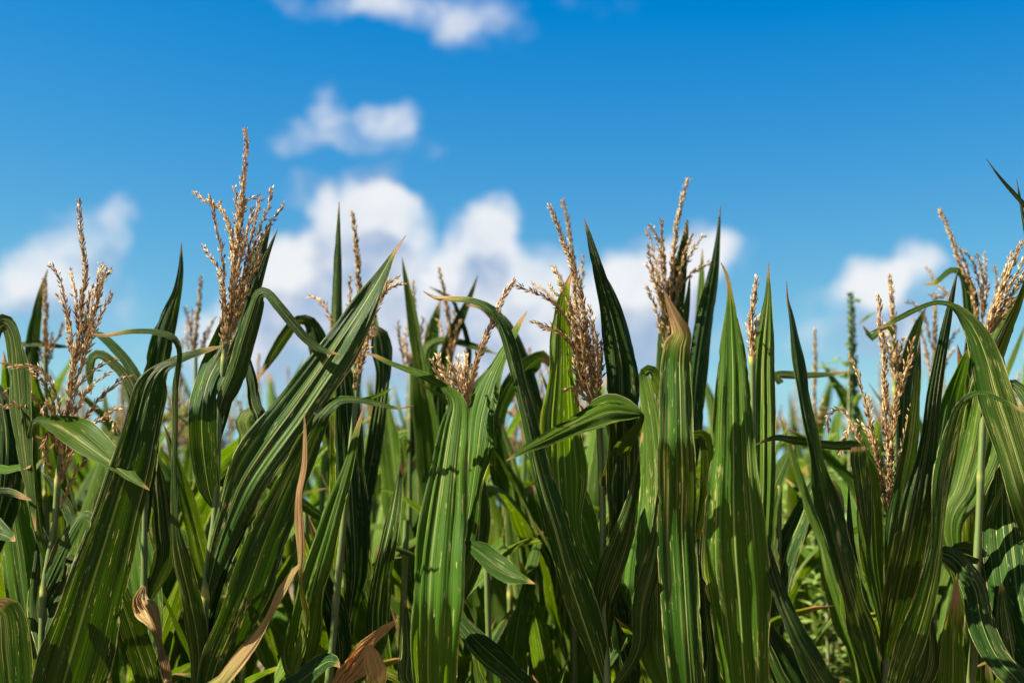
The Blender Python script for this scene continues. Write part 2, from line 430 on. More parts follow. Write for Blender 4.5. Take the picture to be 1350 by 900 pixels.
SPK_F = np.array([[0, 1, 2], [0, 2, 3], [0, 3, 4], [0, 4, 1], [5, 2, 1], [5, 3, 2], [5, 4, 3], [5, 1, 4]])
def spikelets(P, spacing, per, length, width, tilt, taper=0.4, seed=0, axis_r=0.0011, bare=0.0, tone=(0.15, 0.8)):
    """a tassel axis with its spikelets; P runs from base to tip (metres)"""
    r = np.random.default_rng(seed)
    P = spline(P, 0.012)
    L = np.concatenate([[0], np.cumsum(np.linalg.norm(np.diff(P, axis=0), axis=1))])
    T = np.gradient(P, axis=0); T /= np.linalg.norm(T, axis=1, keepdims=True) + 1e-9
    V, F, _, D = tube('', P, np.linspace(axis_r * 1.5, axis_r * .6, len(P)), np.full(len(P), 0.45), 5)
    F = np.vstack([F[:, [0, 1, 2]], F[:, [0, 2, 3]]])
    cnt = max(2, int(L[-1] * (1 - bare) / spacing)) * per
    l = L[-1] * bare + (np.repeat(np.arange(cnt // per), per) + r.uniform(-.5, .5, cnt)) * spacing
    l = np.clip(l, 0, L[-1])
    C = np.stack([np.interp(l, L, P[:, k]) for k in range(3)], 1)
    t = np.stack([np.interp(l, L, T[:, k]) for k in range(3)], 1)
    fr = l / L[-1]
    rv = r.normal(0, 1, (cnt, 3)); rv -= (rv * t).sum(1, keepdims=True) * t; rv /= np.linalg.norm(rv, axis=1, keepdims=True)
    tl = np.radians(r.uniform(*tilt, cnt))[:, None]
    d = t * np.cos(tl) + rv * np.sin(tl)
    s = np.cross(d, rv); s /= np.linalg.norm(s, axis=1, keepdims=True); b = np.cross(d, s)
    size = (1 - taper * np.clip((fr - .55) / .45, 0, 1)) * r.uniform(.75, 1.2, cnt)
    ln = (length * size)[:, None]; wd = (width * size * r.uniform(.8, 1.2, cnt))[:, None]
    c0 = C + rv * axis_r
    pts = [c0, c0 + d * ln * .45 + s * wd * .5, c0 + d * ln * .42 + b * wd * .38, c0 + d * ln * .45 - s * wd * .5, c0 + d * ln * .42 - b * wd * .38, c0 + d * ln]
    sv = np.stack(pts, 1).reshape(-1, 3)
    sf = (np.arange(cnt)[:, None, None] * 6 + SPK_F[None]).reshape(-1, 3) + len(V)
    tn = np.clip(r.normal((tone[0] + tone[1]) / 2, (tone[1] - tone[0]) / 1.7, cnt) + 0.22 * fr, 0, 1)
    tones = np.repeat(tn, 6); tones = tones + np.tile([-.1, 0, 0, 0, 0, .18], cnt)
    return np.vstack([V, sv]), np.vstack([F, sf]), np.concatenate([D, np.clip(tones, 0, 1)])

def axis_obj(name, P, parent, mat=None, **kw):
    V, F, D = spikelets(P, **kw)
    me = mesh(name, V, F, None, D, 'tone', smooth=False)
    return link(name, me, parent, mat or TASSEL)

def photo_tassel(plant, spike, branches, dY=0.0, fat=1.0, tone=(0.15, 0.8)):
    """spike and branches given from tip to base in photo pixels; stands at the plant's own distance"""
    Y = plant['Y'] + dY
    def world(px, spread, thin):
        px = px[::-1]
        k = np.linspace(0, 1, len(px)) ** 1.3
        return np.array([at(x, y, Y + spread * kk) for (x, y), kk in zip(px, k)]) - plant['loc']
    _seed[0] += 1
    sp = axis_obj('tassel', world(spike, random.uniform(-.02, .02), 0), plant['root'], spacing=.0040, per=4, length=.0118 * fat, width=.0038 * fat,
                  tilt=(8, 34), taper=.35, seed=_seed[0], axis_r=.0018, tone=tone)
    for b in branches:
        _seed[0] += 1
        sh = random.uniform(-.22, .22)
        axis_obj('tassel_branch', world(b, random.uniform(-.05, .05), 1), sp, spacing=.0044, per=2, length=.0114 * fat, width=.0036 * fat,
                 tilt=(6, 42), taper=.15, seed=_seed[0], axis_r=.0010, bare=.10, tone=(tone[0] + sh, tone[1] + sh))
    return sp

def tag(o, label, cat, group=None, kind=None):
    if label: o['label'] = label
    if cat: o['category'] = cat
    if group: o['group'] = group
    if kind: o['kind'] = kind

def empty(name, loc):
    o = bpy.data.objects.new(name, None); COL.objects.link(o)
    o.location = loc; o.empty_display_size = 0.1
    return o

FRONT = 'corn plants of the front row'
def front_plant(Y, stalk_px, label, group=FRONT, r=(.0125, .0045), lower=3):
    """stalk_px runs from the top of the stalk down; the last point is below the frame and is carried on to the ground"""
    xb, yb = stalk_px[-1]
    low = at(xb, yb, Y)
    loc = np.array([low[0], Y, 0.0])
    root = empty('corn_plant', loc); tag(root, label, 'corn plant', group)
    pts = [loc] + [np.array([low[0], Y, max(0.05, low[2] * .5)])] + [at(x, y, Y) for x, y in stalk_px[::-1]]
    link('stalk', stalk_mesh(np.array(pts) - loc, *r), root, STALK)
    p = {'root': root, 'Y': Y, 'loc': loc}
    az = random.uniform(0, 6.28)
    for i in range(lower):
        h = 0.35 + 0.27 * i
        generic_leaf(root, np.array([0, 0, h]), az + math.pi * i + random.uniform(-.4, .4), random.uniform(.65, .85), random.uniform(.07, .09),
                     random.uniform(22, 35), random.uniform(60, 110), 'g')
    return p

def generic_leaf(root, base, az, length, width, lean, droop, mat, n=26, cols=SCOL[::3], dry=.04, all_dry=0.0):
    """a free leaf: leaves the stalk `lean` degrees off the vertical and bends over by `droop` more towards its tip"""
    _seed[0] += 1
    r = np.random.default_rng(_seed[0])
    t = np.linspace(0, 1, n)
    th = np.radians(lean + droop * np.clip((t - .15) / .85, 0, 1) ** 1.7)
    azs = az + r.uniform(-.5, .5) * t
    d = np.stack([np.cos(azs) * np.sin(th), np.sin(azs) * np.sin(th), np.cos(th)], 1)
    C = base + np.concatenate([[np.zeros(3)], np.cumsum(d[:-1] * length / (n - 1), axis=0)])
    w = width * np.clip(np.minimum(0.35 + t * 4.0, 1.0), 0, 1) * np.clip((1 - t) / .62, 0, 1) ** .75 + .0008
    tw = r.uniform(-1.0, 1.0) * t
    side = np.stack([-np.sin(azs), np.cos(azs), np.zeros(n)], 1)
    nrm = np.cross(side, d)
    sd = side * np.cos(tw)[:, None] + nrm * np.sin(tw)[:, None]
    nn = np.cross(sd, d)
    fo = math.radians(r.uniform(14, 30))
    EL = -sd * (w / 2 * math.cos(fo))[:, None] + nn * (w / 2 * math.sin(fo))[:, None]
    ER = sd * (w / 2 * math.cos(fo))[:, None] + nn * (w / 2 * math.sin(fo))[:, None]
    me = strip('leaf', C, EL, ER, cols=cols, dry=dry, seed=_seed[0], all_dry=all_dry, pleat=1.1)
    return link('leaf', me, root, LM[mat])

# ------------------------------------------------------------------ ground
def grid_ground():
    nx, ny = 60, 80
    xs = np.concatenate([-np.geomspace(400, 4, 15), np.linspace(-3.6, 3.6, 30), np.geomspace(4, 400, 15)])
    ys = np.concatenate([np.linspace(-30, -1, 8), np.linspace(-.8, 9, 50), np.geomspace(10, 900, 22)])
    X, Yg = np.meshgrid(xs, ys)
    Z = 0.05 * np.cos(Yg * 2 * math.pi / .75) * (np.abs(Yg) < 30) * 0.5 + 0.012 * np.sin(X * 9 + Yg * 4) * np.cos(X * 5 - Yg * 11) - 0.04
    V = np.stack([X, Yg, Z], -1).reshape(-1, 3)
    k = len(xs)
    i = np.arange(len(ys) - 1)[:, None] * k + np.arange(k - 1)[None]
    F = np.stack([i, i + 1, i + 1 + k, i + k], -1).reshape(-1, 4)
    o = link('ground', mesh('ground', V, F), None, SOIL)
    tag(o, 'dry brown soil of the corn field between the rows', 'soil', kind='structure')
grid_ground()

# ------------------------------------------------------------------ front plants, traced leaf by leaf
# far left, stalk outside the frame
p = front_plant(2.15, [(-22, 560), (-24, 760), (-26, 1000)], 'corn plant cut off by the left edge, its leaf arching over at the top')
photo_leaf(p, [(-24, 600, 8), (-24, 520, 22), (-14, 445, 26), (4, 424, 22), (17, 442, 27, 20), (23, 490, 34, 20), (28, 550, 30, 20), (36, 620, 20, 20), (47, 700, 2, 20)], a=10, dy=(0, -.05, -.12))
photo_leaf(p, [(-20, 960, 20), (20, 900, 30), (34, 830, 42), (26, 750, 44), (16, 680, 38), (6, 600, 26), (-6, 530, 4)], a=18, dy=(0, .1), mat='l')
photo_leaf(p, [(-20, 760, 10), (-5, 690, 34), (5, 640, 46), (8, 580, 40), (2, 530, 20), (-6, 500, 2)], a=25, dy=(0, .08))
photo_leaf(p, [(-26, 640, 10), (-10, 618, 10), (8, 620, 9), (28, 616, 8), (40, 615, 3)], a=-50, mat='l', dy=(0, -.1), dry=.15)
photo_leaf(p, [(-30, 700, 16), (-14, 655, 14), (10, 648, 11), (28, 654, 8), (41, 659, 2)], a=10, dy=(0, -.12), dry=.2)
photo_leaf(p, [(-24, 800, 12), (-14, 700, 20), (0, 703, 16), (12, 708, 10), (20, 713, 1)], a=-50, mat='b', dy=(0, -.14))
photo_leaf(p, [(-30, 1000, 20), (10, 930, 46), (8, 850, 52), (4, 808, 40), (-10, 800, 20)], a=20, mat='b', dy=(0, -.15))

# the plant with the spreading tassel at left
p = front_plant(2.10, [(80, 600), (75, 650), (72, 690), (64, 740), (58, 780), (54, 880), (50, 1010)], 'corn plant at left with wide tassel, its lower branches drooping and curling')
photo_tassel(p, [(104, 262), (105, 285), (107, 310), (112, 345), (112, 372), (107, 400), (105, 440), (99, 475), (93, 510), (89, 545), (83, 590), (77, 640)],
    [[(66, 348), (78, 365), (85, 395), (92, 430), (98, 470)], [(92, 355), (96, 375), (100, 400), (103, 440)], [(133, 345), (131, 370), (122, 400), (113, 440), (104, 475)],
     [(148, 356), (136, 366), (128, 395), (118, 430), (106, 480)], [(148, 385), (138, 405), (127, 430), (117, 455), (103, 495)], [(122, 376), (116, 400), (112, 435), (104, 470)],
     [(74, 390), (84, 402), (91, 440), (95, 480), (94, 510)], [(139, 350), (133, 385), (120, 430), (110, 470), (98, 510)],
     [(0, 478), (20, 483), (42, 482), (58, 492), (72, 515), (80, 550), (80, 590)], [(5, 525), (9, 513), (24, 510), (40, 518), (52, 532), (64, 560), (76, 595)],
     [(28, 482), (42, 490), (54, 500), (66, 520), (74, 550), (80, 585)], [(0, 536), (18, 533), (30, 540), (38, 553), (41, 566)],
     [(153, 473), (135, 481), (118, 493), (104, 508), (94, 540), (84, 585)], [(146, 489), (134, 497), (118, 512), (104, 535), (92, 560), (84, 590)],
     [(176, 494), (160, 500), (147, 510), (132, 525), (112, 550), (96, 575), (84, 605)], [(163, 539), (150, 541), (135, 551), (115, 565), (98, 585), (84, 610)],
     [(150, 570), (149, 556), (140, 550), (125, 558)], [(70, 622), (60, 611), (58, 597), (62, 575), (70, 562), (78, 580)], [(114, 597), (106, 614), (96, 630), (88, 648), (79, 672)],
     [(105, 583), (95, 597), (86, 615), (79, 640)], [(55, 545), (60, 530), (66, 540), (74, 570), (79, 605)]])
photo_leaf(p, [(52, 1010, 20), (70, 945, 70), (92, 870, 86), (120, 775, 74), (148, 685, 58), (172, 605, 50), (188, 545, 47, 5), (198, 508, 42, 10), (214, 485, 18, -10), (243, 470, 12, -30), (272, 461, 8, -30), (294, 456, 1, -30)],
           a=24, f=10, dy=(0, -.08, -.10, -.06), m=.45)
photo_leaf(p, [(62, 742, 8), (50, 690, 14), (44, 640, 15), (42, 590, 13), (45, 560, 10, 0), (56, 556, 11, -40), (76, 564, 23, -54), (98, 577, 29, -54), (122, 594, 25, -54), (146, 611, 18, -54), (170, 629, 10, -54), (197, 646, 1, -52)],
           a=-10, f=14, dy=(0, -.02, -.06, -.14), mat='l', m=.62, dry=.03, pleat=1.6, ruffle=.3)
photo_leaf(p, [(58, 782, 8), (64, 765, 20), (78, 735, 24), (94, 703, 22, -40), (108, 682, 15, -50), (118, 682, 8, -50), (122, 692, 1, -50)], a=-30, mat='b', dy=(0, -.08))
photo_leaf(p, [(60, 735, 8), (95, 700, 18), (90, 672, 22), (76, 650, 18), (64, 632, 10), (55, 622, 1)], a=-30, mat='b', dy=(0, .04))
photo_leaf(p, [(52, 905, 10), (70, 860, 40), (62, 800, 46), (60, 740, 30), (52, 690, 3)], a=30, dy=(0, .08))
photo_leaf(p, [(60, 800, 8), (95, 742, 22), (88, 780, 26, 40), (70, 820, 20, 40), (60, 860, 3)], a=-20, mat='b', dy=(0, -.04))

# narrow plant between the left tassels
p = front_plant(2.28, [(192, 600), (190, 760), (188, 1010)], 'corn plant behind the big dark leaf at left, sharp leaf tip against the blue sky')
photo_leaf(p, [(190, 700, 10), (192, 610, 26), (196, 540, 30), (204, 490, 30), (212, 450, 28), (224, 412, 20), (233, 385, 12), (238, 355, 7), (239, 320, 1)], a=20, dy=(0, .06))
photo_leaf(p, [(192, 640, 10), (190, 560, 14), (184, 510, 14), (170, 482, 13), (150, 458, 12), (132, 442, 9), (118, 436, 1)], a=20, dy=(0, .1))
photo_leaf(p, [(190, 660, 10), (180, 545, 14), (170, 505, 13), (152, 482, 12), (134, 468, 12), (122, 471, 14), (118, 490, 14), (120, 520, 2)], a=25, dy=(0, .08))
photo_leaf(p, [(190, 960, 10), (196, 905, 30), (178, 845, 30), (160, 790, 22), (148, 735, 3)], a=28, dy=(0, -.1))
photo_leaf(p, [(188, 900, 10), (196, 820, 40), (186, 740, 44), (178, 680, 30), (170, 630, 4)], a=-20, mat='l', dy=(0, .12))
photo_leaf(p, [(190, 772, 4), (184, 790, 22), (192, 804, 34), (203, 824, 18), (210, 850, 9), (218, 882, 13), (226, 935, 4)], a=0, dy=(-.1, -.18), all_dry=1.0,
           name='dry_leaf', label='crumpled brown dead leaf hanging low on the stalk', ruffle=2)
photo_leaf(p, [(188, 800, 10), (214, 740, 26), (212, 690, 24), (208, 640, 18), (204, 600, 3)], a=30, dy=(0, .05))

# the tallest tassel
p = front_plant(2.08, [(299, 440), (294, 490), (288, 553), (284, 668), (278, 725), (271, 784), (268, 890), (264, 1010)],
    'tallest corn plant, its branched tassel reaching highest into the sky')
photo_tassel(p, [(323, 167), (325, 195), (321, 240), (317, 290), (311, 340), (306, 380), (303, 410), (299, 445), (296, 470)],
    [[(254, 252), (262, 258), (275, 267), (291, 277), (302, 300), (308, 335), (305, 370)], [(277, 256), (282, 285), (287, 310), (293, 340), (295, 380), (298, 420), (298, 450)],
     [(289, 265), (296, 282), (303, 305), (307, 340), (306, 375)], [(266, 320), (277, 338), (287, 355), (292, 375), (296, 410), (298, 440)], [(309, 245), (312, 270), (312, 310), (309, 350)],
     [(334, 272), (328, 300), (320, 330), (313, 360), (306, 400), (301, 430)], [(345, 259), (338, 280), (333, 310), (325, 340), (318, 370), (308, 410), (300, 440)],
     [(358, 246), (353, 275), (343, 300), (333, 330), (325, 360), (315, 400), (303, 440)], [(375, 270), (360, 288), (350, 305), (342, 325), (335, 350), (325, 375), (317, 400), (303, 445)],
     [(346, 334), (335, 355), (325, 380), (315, 410), (302, 448)], [(342, 258), (325, 265), (318, 290), (313, 330)], [(322, 300), (319, 330), (313, 365), (304, 410)],
     [(313, 412), (306, 430), (302, 450), (299, 470)], [(294, 380), (293, 410), (294, 440), (295, 470)]])
photo_leaf(p, [(283, 670, 6), (275, 645, 26), (268, 595, 36), (266, 545, 33, 40), (274, 502, 36, -5), (296, 460, 44), (314, 420, 40), (331, 370, 27), (345, 325, 14), (358, 293, 1)], a=12, dy=(0, -.04, .05, .08))
photo_leaf(p, [(288, 582, 4), (297, 545, 9), (310, 480, 16), (325, 420, 16), (340, 372, 12), (352, 336, 7), (366, 302, 1)], a=15, dy=(0, .08))
photo_leaf(p, [(287, 553, 8), (293, 527, 22), (308, 490, 29), (320, 450, 29), (331, 415, 26), (341, 388, 20), (353, 386, 13, -20), (367, 403, 13, -30), (386, 426, 12, -35), (406, 448, 10, -40), (426, 461, 8, -40), (448, 467, 1)],
           a=-22, f=22, dy=(0, -.05, -.10, -.12), m=.4, mat='b')
photo_leaf(p, [(272, 786, 10), (284, 735, 30), (300, 685, 42), (320, 635, 56), (348, 590, 62), (386, 538, 62), (420, 490, 56), (452, 443, 48), (478, 403, 36), (500, 367, 20), (518, 335, 7), (535, 310, 1)],
           a=-24, f=10, dy=(0, -.08, -.10, -.05), m=.42, pleat=2.1, dry=.06, mat='b')
photo_leaf(p, [(268, 940, 20), (284, 880, 42), (302, 838, 48), (326, 778, 52), (350, 712, 50), (374, 655, 44), (397, 602, 34), (414, 566, 26), (431, 540, 21, -35), (450, 527, 11, -40), (475, 528, 7, -40), (500, 533, 6, -40), (525, 538, 4, -40), (546, 534, 1)],
           a=24, f=12, dy=(0, -.10, -.10, -.12))
photo_leaf(p, [(258, 915, 14), (262, 860, 27), (252, 795, 29), (239, 740, 26), (231, 690, 13), (229, 620, 8), (230, 560, 9), (231, 510, 9), (237, 468, 8), (229, 447, 8, 40), (205, 438, 8, 40), (172, 437, 7, 40), (140, 442, 5, 40), (109, 441, 1)],
           a=-18, dy=(0, -.1, -.12, -.15), dry=.08)
photo_leaf(p, [(268, 860, 10), (278, 790, 22), (292, 738, 30), (312, 690, 28), (330, 650, 20), (345, 615, 4)], a=-10, dy=(0, .04))
photo_leaf(p, [(290, 640, 8), (345, 575, 16), (335, 530, 16), (331, 500, 14), (325, 470, 8), (322, 452, 1)], a=20, dy=(0, .06))
photo_leaf(p, [(466, 528, 3), (490, 524, 5), (505, 518, 4), (518, 511, 1)], a=30, mat='l', dy=(-.1, -.1))

# folded striped leaves and the brown strip
p = front_plant(2.18, [(474, 482), (466, 560), (452, 700), (440, 830), (428, 1010)], 'corn plant with bent-over tassel branch and a thin orange strip of dried leaf')
photo_tassel(p, [(510, 368), (506, 385), (499, 400), (491, 424), (484, 447), (478, 468), (472, 490), (468, 520)],
    [[(525, 366), (516, 370), (508, 380), (499, 400)], [(536, 373), (520, 377), (508, 384), (498, 402)], [(490, 440), (483, 455), (478, 475), (472, 500)],
     [(478, 430), (476, 455), (474, 480)], [(470, 440), (471, 460), (471, 490)], [(490, 458), (482, 462), (476, 480), (471, 500)]], fat=.95)
photo_leaf(p, [(425, 960, 16), (395, 880, 44), (400, 830, 48), (412, 775, 46), (430, 712, 36), (445, 660, 25), (460, 610, 16), (470, 570, 9), (481, 532, 1)], a=-30, dy=(0, -.14, -.12), pleat=2.8, dry=.08, mat='l')
photo_leaf(p, [(410, 960, 10), (386, 898, 14), (400, 850, 14), (403, 812, 12), (396, 770, 5), (397, 730, 12), (396, 690, 13), (395, 650, 11), (401, 612, 9), (402, 575, 6), (401, 543, 1)], a=-45, dy=(0, -.2, -.28), dry=.52, mat='l',
           name='dry_leaf', label='thin strip of leaf dried orange at its upper end')
photo_leaf(p, [(425, 990, 10), (270, 930, 22), (292, 900, 20), (316, 870, 19), (337, 843, 14), (355, 811, 8), (370, 781, 12), (385, 756, 8), (399, 740, 1)], a=-30, dy=(0, -.18, -.2), dry=.5, mat='l',
           name='dry_leaf', label='narrow leaf shrivelled brown towards its raised tip')
photo_leaf(p, [(432, 960, 8), (462, 800, 22), (468, 750, 32), (466, 690, 37), (462, 620, 38), (458, 550, 34), (455, 505, 26), (452, 470, 6)], a=30, dy=(0, .1))
photo_leaf(p, [(428, 1000, 10), (372, 925, 24), (394, 900, 27), (414, 883, 24), (430, 872, 17), (441, 872, 11), (448, 880, 1)], a=-45, dy=(-.1, -.2), mat='b')
photo_leaf(p, [(432, 960, 10), (448, 870, 26), (440, 810, 30), (430, 780, 24), (420, 740, 3)], a=30, dy=(0, .02))
photo_leaf(p, [(432, 940, 8), (484, 860, 28), (492, 800, 28), (500, 750, 24), (512, 700, 20, -30), (520, 660, 14, -30), (528, 610, 3)], a=22, dy=(0, .04), m=.3)
photo_leaf(p, [(432, 980, 10), (450, 900, 22), (462, 885, 30), (476, 860, 24), (492, 842, 14), (508, 829, 11), (524, 817, 3)], a=-20, dy=(-.04, -.18), all_dry=.9, ruffle=2.5, mat='l',
           name='dry_leaf', label='crumpled brown dead leaf near the bottom')
photo_leaf(p, [(436, 980, 10), (492, 905, 26), (490, 870, 24), (484, 850, 8)], a=20, dy=(-.1, -.17), dry=.35, mat='b')

# middle plant: wide hanging leaf and short bushy tassel
p = front_plant(2.05, [(613, 535), (612, 620), (606, 760), (598, 880), (590, 1010)], 'corn plant in the middle with short bushy tassel fan above a broad striped leaf')
photo_tassel(p, [(680, 368), (668, 383), (656, 408), (648, 428), (641, 444), (634, 462), (627, 482), (620, 505), (613, 532), (612, 550)],
    [[(577, 464), (582, 488), (591, 506), (603, 526), (611, 545)], [(590, 469), (596, 488), (604, 512), (611, 540)], [(613, 464), (612, 490), (612, 530)], [(569, 472), (575, 490), (586, 506), (602, 530)],
     [(602, 470), (605, 495), (610, 530)], [(622, 478), (618, 505), (613, 540)], [(616, 467), (615, 500), (612, 535)], [(582, 478), (592, 498), (606, 528)], [(596, 478), (603, 505), (610, 535)],
     [(628, 490), (622, 510), (614, 540)], [(608, 480), (609, 510), (611, 540)], [(641, 440), (630, 470), (621, 500), (613, 535)]], fat=.95, tone=(.3, .9))
photo_leaf(p, [(588, 1000, 16), (570, 940, 42), (564, 890, 58), (565, 810, 70), (568, 745, 69), (576, 675, 59), (585, 612, 47), (593, 562, 39), (598, 532, 26), (586, 513, 10, 35), (560, 498, 10, 40), (535, 488, 8, 40), (510, 478, 6, 40), (495, 470, 5, 40), (481, 465, 1)],
           a=-24, f=10, m=.33, dy=(0, -.12, -.06, 0), pleat=1.7, mat='l')
photo_leaf(p, [(600, 800, 14), (614, 705, 30), (623, 645, 34), (630, 592, 37), (635, 552, 38), (646, 510, 32), (659, 478, 20), (672, 452, 11), (683, 430, 8), (695, 410, 1)], a=-50, f=8, dy=(0, .02, .10), mat='l', pleat=1.8, dry=.06)
photo_leaf(p, [(598, 810, 5), (603, 770, 12), (607, 732, 12), (616, 718, 10, -20), (634, 729, 22, -45), (656, 747, 27, -45), (676, 758, 20, -45), (691, 764, 9, -45), (705, 769, 1)], a=-30, dy=(-.02, -.1, -.16), mat='g')
photo_leaf(p, [(596, 960, 8), (712, 930, 16), (682, 893, 24), (652, 866, 31), (626, 842, 27), (606, 818, 17), (592, 800, 2)], a=30, dy=(.02, -.12, -.05), m=.55)
photo_leaf(p, [(594, 980, 10), (590, 920, 30), (540, 900, 24), (538, 860, 22), (536, 820, 12), (534, 790, 2)], a=-35, dy=(-.02, -.03), mat='b')
photo_leaf(p, [(604, 800, 8), (625, 740, 26), (632, 690, 30), (628, 640, 26), (622, 600, 6)], a=35, dy=(0, .05))

# plant with the dense drooping tassel
p = front_plant(2.12, [(786, 505), (790, 560), (794, 652), (795, 725), (796, 822), (800, 900), (806, 1010)], 'corn plant whose dark tassel spike leans left above a dense drooping mass of branches')
photo_tassel(p, [(723, 268), (733, 290), (743, 320), (753, 345), (761, 370), (768, 400), (772, 430), (777, 465), (784, 505), (788, 530)],
    [[(678, 374), (695, 382), (710, 388), (725, 395), (740, 408), (756, 440), (772, 490)], [(728, 350), (735, 365), (748, 390), (760, 430), (772, 480)], [(722, 374), (732, 386), (746, 398), (760, 430), (775, 480)],
     [(738, 372), (746, 390), (756, 420), (768, 470)], [(698, 424), (714, 428), (730, 432), (746, 442), (762, 470), (776, 510)], [(710, 430), (726, 434), (742, 440), (758, 460), (774, 500)],
     [(740, 500), (748, 490), (758, 490), (768, 500), (777, 520)], [(741, 516), (752, 511), (763, 513), (772, 524), (781, 535)], [(758, 395), (760, 440), (766, 490), (778, 532)],
     [(782, 420), (787, 460), (788, 500), (786, 530)], [(772, 425), (777, 480), (782, 525)], [(792, 452), (793, 490), (788, 525)], [(754, 420), (758, 460), (766, 500), (779, 530)],
     [(762, 405), (767, 450), (773, 500), (783, 530)], [(776, 400), (782, 450), (785, 500)], [(750, 430), (756, 475), (766, 515), (780, 535)], [(786, 440), (790, 480), (788, 520)],
     [(768, 540), (760, 525), (764, 505), (774, 500)], [(757, 385), (765, 420), (772, 460), (781, 510)], [(764, 450), (768, 490), (776, 525)], [(770, 460), (772, 500), (780, 530)]], tone=(.1, .7))
photo_leaf(p, [(788, 780, 10), (756, 730, 34), (742, 680, 50), (736, 620, 60), (734, 560, 58), (736, 520, 47), (738, 480, 36), (739, 435, 26), (741, 402, 19), (747, 376, 9), (754, 358, 1)], a=34, f=16, dy=(0, -.02, .0), mat='l', m=.45, dry=.05)
photo_leaf(p, [(794, 654, 6), (804, 626, 20), (819, 594, 22), (836, 568, 15, 20), (846, 552, 8, 20), (843, 546, 10, 30), (830, 544, 27, 45), (804, 543, 37, 50), (776, 553, 32, 48), (746, 567, 24, 48), (716, 582, 15, 48), (690, 594, 9, 48), (668, 607, 1, 48)],
           a=15, f=14, dy=(0, -.04, -.08, -.20), mat='l', m=.5, pleat=1.6)
photo_leaf(p, [(798, 860, 8), (808, 770, 22), (819, 695, 38), (823, 625, 46), (822, 565, 46), (820, 522, 46), (818, 480, 44), (811, 440, 36), (801, 400, 26), (791, 365, 18), (782, 332, 12), (775, 305, 6), (770, 288, 1)], a=20, f=10, dy=(0, -.02, .03), dry=.03, pleat=1.8)
photo_leaf(p, [(826, 600, 10), (832, 530, 20), (828, 470, 18), (818, 420, 14), (806, 385, 9), (795, 358, 1)], a=10, dy=(.03, .04))
photo_leaf(p, [(796, 824, 6), (792, 794, 25), (804, 750, 34), (818, 710, 30), (830, 672, 20), (838, 632, 12), (843, 598, 1)], a=-2, f=22, dy=(0, -.06), m=.45)
photo_leaf(p, [(798, 905, 14), (784, 862, 30), (765, 806, 38), (746, 750, 37), (729, 690, 33), (710, 622, 26), (697, 562, 20), (684, 510, 19), (673, 467, 20), (662, 434, 16), (646, 409, 11, 40), (622, 398, 9, 45), (594, 395, 8, 45), (573, 393, 5, 45), (558, 384, 1)],
           a=8, f=38, m=.36, dy=(0, -.10, -.10, -.08), dry=.08)
photo_leaf(p, [(800, 920, 10), (840, 860, 18), (846, 800, 26), (858, 750, 28), (868, 700, 20), (872, 640, 8), (873, 600, 1)], a=20, f=20, mat='b', dy=(0, -.04))
photo_leaf(p, [(795, 760, 10), (775, 700, 30), (758, 650, 34), (745, 600, 30), (735, 560, 18), (728, 530, 2)], a=-25, dy=(.02, .06), mat='l')
photo_leaf(p, [(798, 880, 10), (832, 800, 44), (842, 740, 50), (850, 680, 40), (852, 620, 26), (850, 570, 8)], a=-15, dy=(.04, .14), mat='l')
photo_leaf(p, [(800, 960, 10), (830, 905, 30), (822, 850, 36), (812, 800, 28), (800, 760, 4)], a=30, dy=(.04, .06))

# plant with the folded brown tip
p = front_plant(2.04, [(914, 640), (916, 760), (918, 880), (920, 1010)], 'corn plant whose upright leaf ends in a folded straw-brown tip')
photo_leaf(p, [(918, 1000, 16), (913, 920, 44), (907, 840, 50), (903, 775, 50), (899, 700, 49), (900, 640, 50), (899, 592, 50), (898, 575, 46), (897, 525, 42), (896, 482, 38), (898, 456, 34), (902, 440, 27, -10), (894, 421, 17, -30), (884, 401, 9, -30), (875, 381, 1, -30)],
           a=-12, f=12, dy=(0, -.08, -.08, -.08, -.15, -.13, -.15), dry=.11, m=.62, pleat=1.6)
photo_leaf(p, [(916, 720, 6), (930, 650, 16), (932, 590, 22), (924, 572, 14, -40), (905, 576, 8, -40), (880, 580, 2)], a=20, dy=(0, -.1))
photo_leaf(p, [(920, 960, 10), (868, 880, 34), (862, 800, 44), (862, 720, 44), (866, 640, 34), (860, 560, 24), (850, 505, 18), (850, 490, 14, 30), (860, 488, 13, -30), (869, 505, 14), (872, 530, 8), (873, 552, 1)], a=-20, mat='l', dy=(.05, .25))

# plant with the ribbed spear leaves
p = front_plant(2.02, [(992, 470), (992, 560), (990, 700), (988, 850), (986, 1010)], 'corn plant with two pale ribbed spear-shaped leaves standing upright against the sky')
photo_tassel(p, [(999, 364), (995, 385), (992, 410), (991, 432), (992, 455), (992, 480)], [[(1000, 415), (997, 430), (994, 455)], [(986, 430), (988, 442), (991, 462)]], dY=.03)
photo_leaf(p, [(986, 1010, 16), (984, 930, 50), (979, 860, 66), (974, 790, 78), (969, 725, 80), (967, 660, 71), (967, 600, 58), (966, 540, 47), (966, 490, 39), (965, 455, 31), (964, 425, 20), (963, 397, 10), (961, 376, 6), (957, 359, 4), (950, 346, 1)],
           a=-22, f=10, m=.48, dy=(0, -.10, -.06), pleat=1.9, dry=.07, mat='l')
photo_leaf(p, [(990, 820, 14), (1000, 760, 24), (1004, 690, 30), (1006, 620, 33), (1006, 550, 34), (1006, 490, 31), (1008, 450, 26), (1011, 415, 16), (1013, 385, 8), (1013, 346, 1)], a=-12, f=12, dy=(0, .10), pleat=2.6, dry=.05, mat='l')
photo_leaf(p, [(988, 1000, 10), (1110, 945, 30), (1082, 893, 34), (1054, 842, 25), (1031, 790, 22), (1016, 745, 18), (1007, 700, 8), (1002, 665, 1)], a=30, f=16, dy=(0, -.10, -.06))
